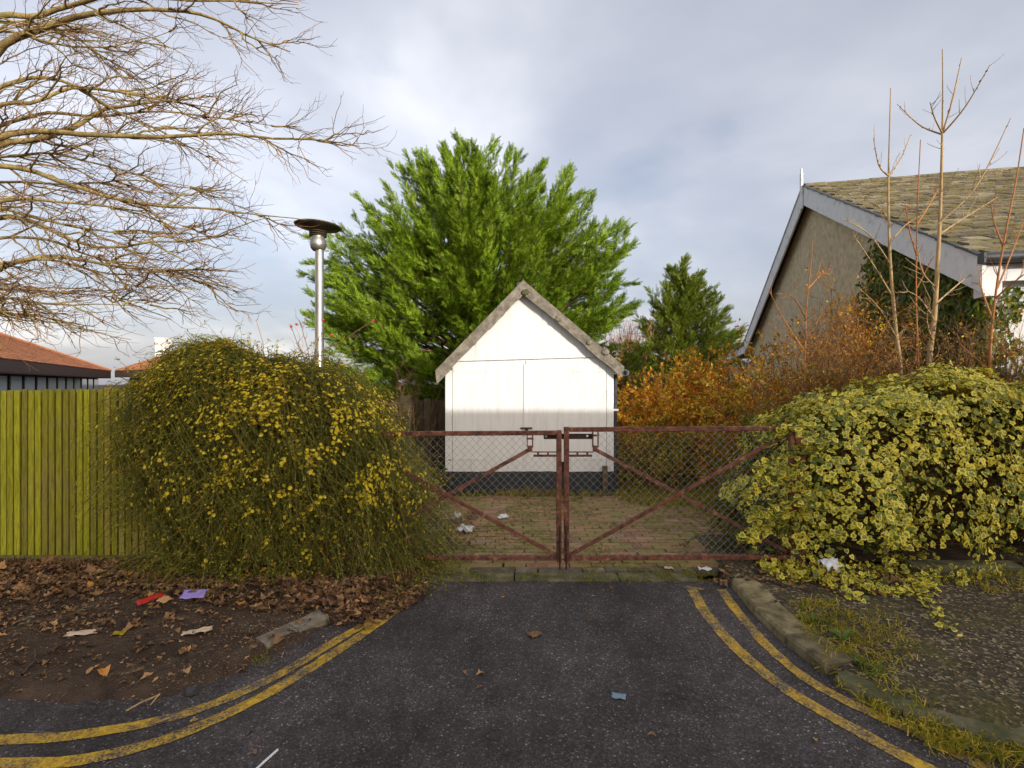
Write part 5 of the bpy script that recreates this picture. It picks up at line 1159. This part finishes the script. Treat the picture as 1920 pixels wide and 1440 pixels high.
P = np.concatenate([sample_poly([(380, 1180), (560, 1150), (610, 1165), (480, 1215), (420, 1240)], 420, .06), sample_poly([(260, 1280), (420, 1225), (440, 1250), (330, 1290)], 160, .06)])
n_ = len(P); o = obj('gravel', [scatter(np.column_stack([P, h_left(P)+.001]), nrm(np.column_stack([RNG.normal(size=(n_, 2)), np.zeros(n_)])), np.tile([0, 0, 1.], (n_, 1)), RNG.uniform(.004, .012, n_), *PB)], M['pebble'], kind='stuff'); tag(o, 'fine pale gravel showing through the dirt beside the grey kerb stones', 'gravel')
# broad-leaved weeds
def weed(px, py, r_, label, n=11):
    c = gp(px, py, .07); c[2] = max(zr(c[0], c[1]), .03); w = thing('weed', label, 'plant', c, 'green weeds along the sandy kerb'); a_ = RNG.uniform(0, 2*math.pi, n); d = np.column_stack([np.cos(a_), np.sin(a_), RNG.uniform(.15, .9, n)])
    WL = (np.array([[0,0,0],[.25,.08,.03],[.45,.18,.06],[.7,.14,.04],[1,0,-.12],[.7,-.14,.04],[.45,-.18,.06],[.25,-.08,.03],[.5,0,0.0]]), np.array([[0,8,1],[1,8,2],[2,8,3],[3,8,4],[4,8,5],[5,8,6],[6,8,7],[7,8,0]]))
    for i in range(n): part('leaf', [scatter(c[None], d[i][None], np.array([[0, 0, 1.]]), np.array([r_*random.uniform(.7, 1.1)]), *WL)], M['weed'], w)
weed(1525, 1165, .105, 'leafy green weed at the edge of the kerb just below the ivy'); weed(1580, 1200, .10, 'leafy green weed halfway along the sandy kerb stones'); weed(1612, 1240, .09, 'flattened green weed next to the end of the sandy kerb stones'); weed(1650, 1262, .08, 'small green weed at the pavement edge beyond the sandy kerb stones')
dw = thing('dry_weed', 'brown upright dead weed stalk in front of the variegated ivy', 'plant', gp(1658, 1105, .08)); s0 = gp(1658, 1105, .08)
ds = np.array([s0+np.array([RNG.normal(0, .012), 0, 0])+np.linspace(0, 1, 6)[:, None]*np.array([RNG.normal(0, .02), 0, .40*RNG.uniform(.7, 1)]) for _ in range(4)]); part('stalk', tubes(ds, taper(ds, .003, .002), 4), M['dryweed'], dw, True)
c, d = along(ds, 36); part('seed_heads', [scatter(c, nrm(d*.5+RNG.normal(0, .6, c.shape)), rdir(len(c)), RNG.uniform(.012, .03, len(c)), *LEAF4)], M['dryweed'], dw, kind='stuff')
# edging slab under the ivy on the right
o = obj('edging_slab', [obox((3.95, 4.50, .07), (.95, -.02, 0), (.02, .16, 0), (0, 0, .12))], M['mosscrete']); o.modifiers.new('b', 'BEVEL').width = .015; tag(o, 'mossy concrete edging slab at the foot of the ivy', 'slab')

# ------------------------------------------------------------------ rubbish and twigs
def sheet(name, c, L, Wd, rot, mat, label, cat, crumple=.25, tilt=(0, 0), n=9, thick=.0015, seed=1.0, hump=.0):
    """a crumpled thin piece with real thickness lying on the ground"""
    u, w = np.meshgrid(np.linspace(-.5, .5, n), np.linspace(-.5, .5, n)); P = np.stack([u.ravel(), w.ravel()], 1)
    zz = np.array([mnoise.fractal(Vector((p[0]*3.3+seed, p[1]*3.3, seed)), 1, 2, 3) for p in P])*crumple*min(L, Wd)+hump*np.maximum(0, 1-4*(P**2).sum(1))
    edge = 1+np.array([mnoise.noise(Vector((p[0]*4, p[1]*4, seed+9))) for p in P])*.12
    v = np.column_stack([P[:, 0]*L*edge, P[:, 1]*Wd*edge, zz]); v[:, 2] += v[:, 0]*tilt[0]+v[:, 1]*tilt[1]; v[:, 2] -= v[:, 2].min()
    ca, sa = math.cos(rot), math.sin(rot); v = np.column_stack([v[:, 0]*ca-v[:, 1]*sa, v[:, 0]*sa+v[:, 1]*ca, v[:, 2]])
    i = np.arange(n-1)[None]+np.arange(n-1)[:, None]*n; f = np.stack([i, i+1, i+1+n, i+n], -1).reshape(-1, 4)
    o = obj(name, [(v, f)], mat, smooth=True); o.location = [float(x) for x in c]; s = o.modifiers.new('solid', 'SOLIDIFY'); s.thickness = thick; return tag(o, label, cat)
def gz_(px, py, zf, lift=.0):
    c = gp(px, py, .05); z_ = zf(c[0], c[1]); c = gp(px, py, z_+lift); return c
sheet('red_packet', gz_(282, 1126, zl, .03), .17, .075, R(50), M['p_red'], 'flattened red packet lying on the dead leaves', 'packet', .10, (.1, .15), seed=2)
sheet('cardboard_scrap', gz_(309, 1126, zl, .03), .085, .07, R(80), M['p_tan'], 'torn tan cardboard scrap beside the red packet', 'cardboard', .10, (.05, .2), seed=5)
sheet('purple_wrapper', gz_(363, 1118, zl, .045), .17, .085, R(8), M['p_purple'], 'purple wrapper lying on the dead leaves below the bush', 'wrapper', .10, (.0, .35), seed=8)
pk = sheet('cream_wrapper', gz_(370, 1184, zl, .008), .17, .065, R(28), M['p_pink'], 'pale cream food wrapper on bare dirt near the grey kerb stones', 'wrapper', .16, seed=11)
sheet('pale_rag', gz_(155, 1187, zl, .004), .19, .07, R(14), M['p_pink'], 'dirty pale scrap of paper trodden into the bare dirt pavement', 'paper', .15, seed=14)
sheet('plastic_bag', gz_(872, 997, lambda x, y: .035), .19, .11, R(-12), M['p_white'], 'crumpled white plastic bag on mossy bricks behind the gate beside the bush', 'bag', .45, seed=17, hump=.03)
sheet('plastic_cup', gz_(858, 976, lambda x, y: .03), .10, .10, R(30), M['p_white'], 'crushed white cup beside the white plastic bag', 'cup', .7, seed=20, hump=.05)
sheet('white_carton', gz_(943, 972, lambda x, y: .03), .14, .07, R(4), M['p_white'], 'small white carton lying alone on the mossy driveway', 'carton', .4, seed=23, hump=.025)
sheet('paper_scrap', gz_(815, 926, lambda x, y: .05), .10, .05, R(4), M['p_white'], 'white paper scrap in undergrowth between the shed and the yellow-flowered bush', 'paper', .4, seed=29, hump=.02)
sheet('tissue', gz_(1321, 1068, lambda x, y: .03), .11, .06, R(-8), M['p_white'], 'white tissue on the brick edge below the gate near the ivy', 'tissue', .3, seed=26)
sheet('pink_scrap', gz_(1254, 1067, lambda x, y: .03), .07, .05, R(10), M['p_pink'], 'pinkish scrap in the moss below the gate near the white tissue', 'paper', .3, seed=32)
sheet('plastic_wrapper', gz_(1558, 1072, zr, .11), .17, .10, R(18), M['p_white'], 'white plastic wrapper caught in the variegated ivy', 'wrapper', .45, (.0, .5), seed=35)
sheet('blue_paper', gz_(1160, 1306, lambda x, y: .003), .075, .05, R(-15), M['p_blue'], 'torn blue-grey paper scrap on the dark road', 'paper', .12, seed=38)
sheet('orange_leaf', gz_(223, 1188, zl, .004), .075, .055, R(10), M['yellowleaf'], 'single yellow-orange leaf on the bare dirt pavement', 'leaf', .15, seed=41)
sheet('brown_leaf', gz_(1003, 1191, lambda x, y: .003), .085, .06, R(35), M['litter'], 'single brown leaf lying alone on the road', 'leaf', .3, seed=44)
c = gp(497, 1427, .006); d = nrm(gp(520, 1408, .006)-gp(478, 1446, .006)); o = obj('drinking_straw', tubes(np.array([c-d*.075, c, c+d*.075]), np.full(3, .0055), 10), M['p_white'], smooth=True); tag(o, 'white plastic straw lying on the road beside the yellow lines', 'straw')
def twig(px, r_, label, zf, forks=()):
    P = resample([gz_(a_, b_, zf, r_) for a_, b_ in px], 12); P += np.cumsum(RNG.normal(0, .0015, P.shape), 0); t = thing('twig', label, 'twig', P[0]); part('stem', tubes(P, np.linspace(r_, r_*.55, 12), 6), M['deadwood'], t, True)
    for fk in forks: Q = resample([gz_(a_, b_, zf, r_) for a_, b_ in fk], 8); part('fork', tubes(Q, np.linspace(r_*.7, r_*.35, 8), 5), M['deadwood'], t, True)
Z0 = lambda x, y: 0.0
twig([(42, 1265), (58, 1248), (70, 1238), (72, 1225)], .007, 'forked brown twig on the bare dirt pavement', zl, [[(70, 1238), (95, 1239), (130, 1243)]])
twig([(278, 1204), (315, 1198), (345, 1205), (372, 1211)], .006, 'slender twig lying near the cream wrapper', zl)
twig([(1153, 1199), (1130, 1218), (1112, 1235), (1108, 1248)], .0055, 'broken twig lying across the middle of the road', Z0, [[(1114, 1256), (1108, 1268), (1100, 1277)]])
twig([(0, 1292), (12, 1300), (20, 1298)], .006, 'short twig by the buried kerb below the bare dirt', zl); twig([(1235, 1297), (1270, 1302), (1300, 1315)], .003, 'thin dark twig lying on the road beside the blue-grey scrap', Z0)
wd = thing('splintered_wood', 'pale splintered piece of wood at the road edge by the dirt', 'wood', gp(268, 1318))
for a_, b_, r_ in (((236, 1333), (268, 1315), .006), ((262, 1318), (300, 1302), .007), ((282, 1322), (300, 1300), .005), ((292, 1355), (318, 1345), .006)):
    A_, B_ = gp(*a_, .02), gp(*b_, .028); part('splinter', [bar(A_, B_, r_*1.5, r_*1.0, (0, 0, 1))], M['chipwood'], wd, bevel=.002)
o = obj('stone', [lump(gp(358, 1296, .02), .032, 3, (1.1, .9, .7))], M['stone']); tag(o, 'dark angular stone at the edge of the bare dirt', 'stone')
o = obj('stone', [lump(gp(1770, 1068, .07), .05, 8, (1.3, .9, .7))], M['pebble'], smooth=True); tag(o, 'rounded tan stone at the foot of the ivy', 'stone')
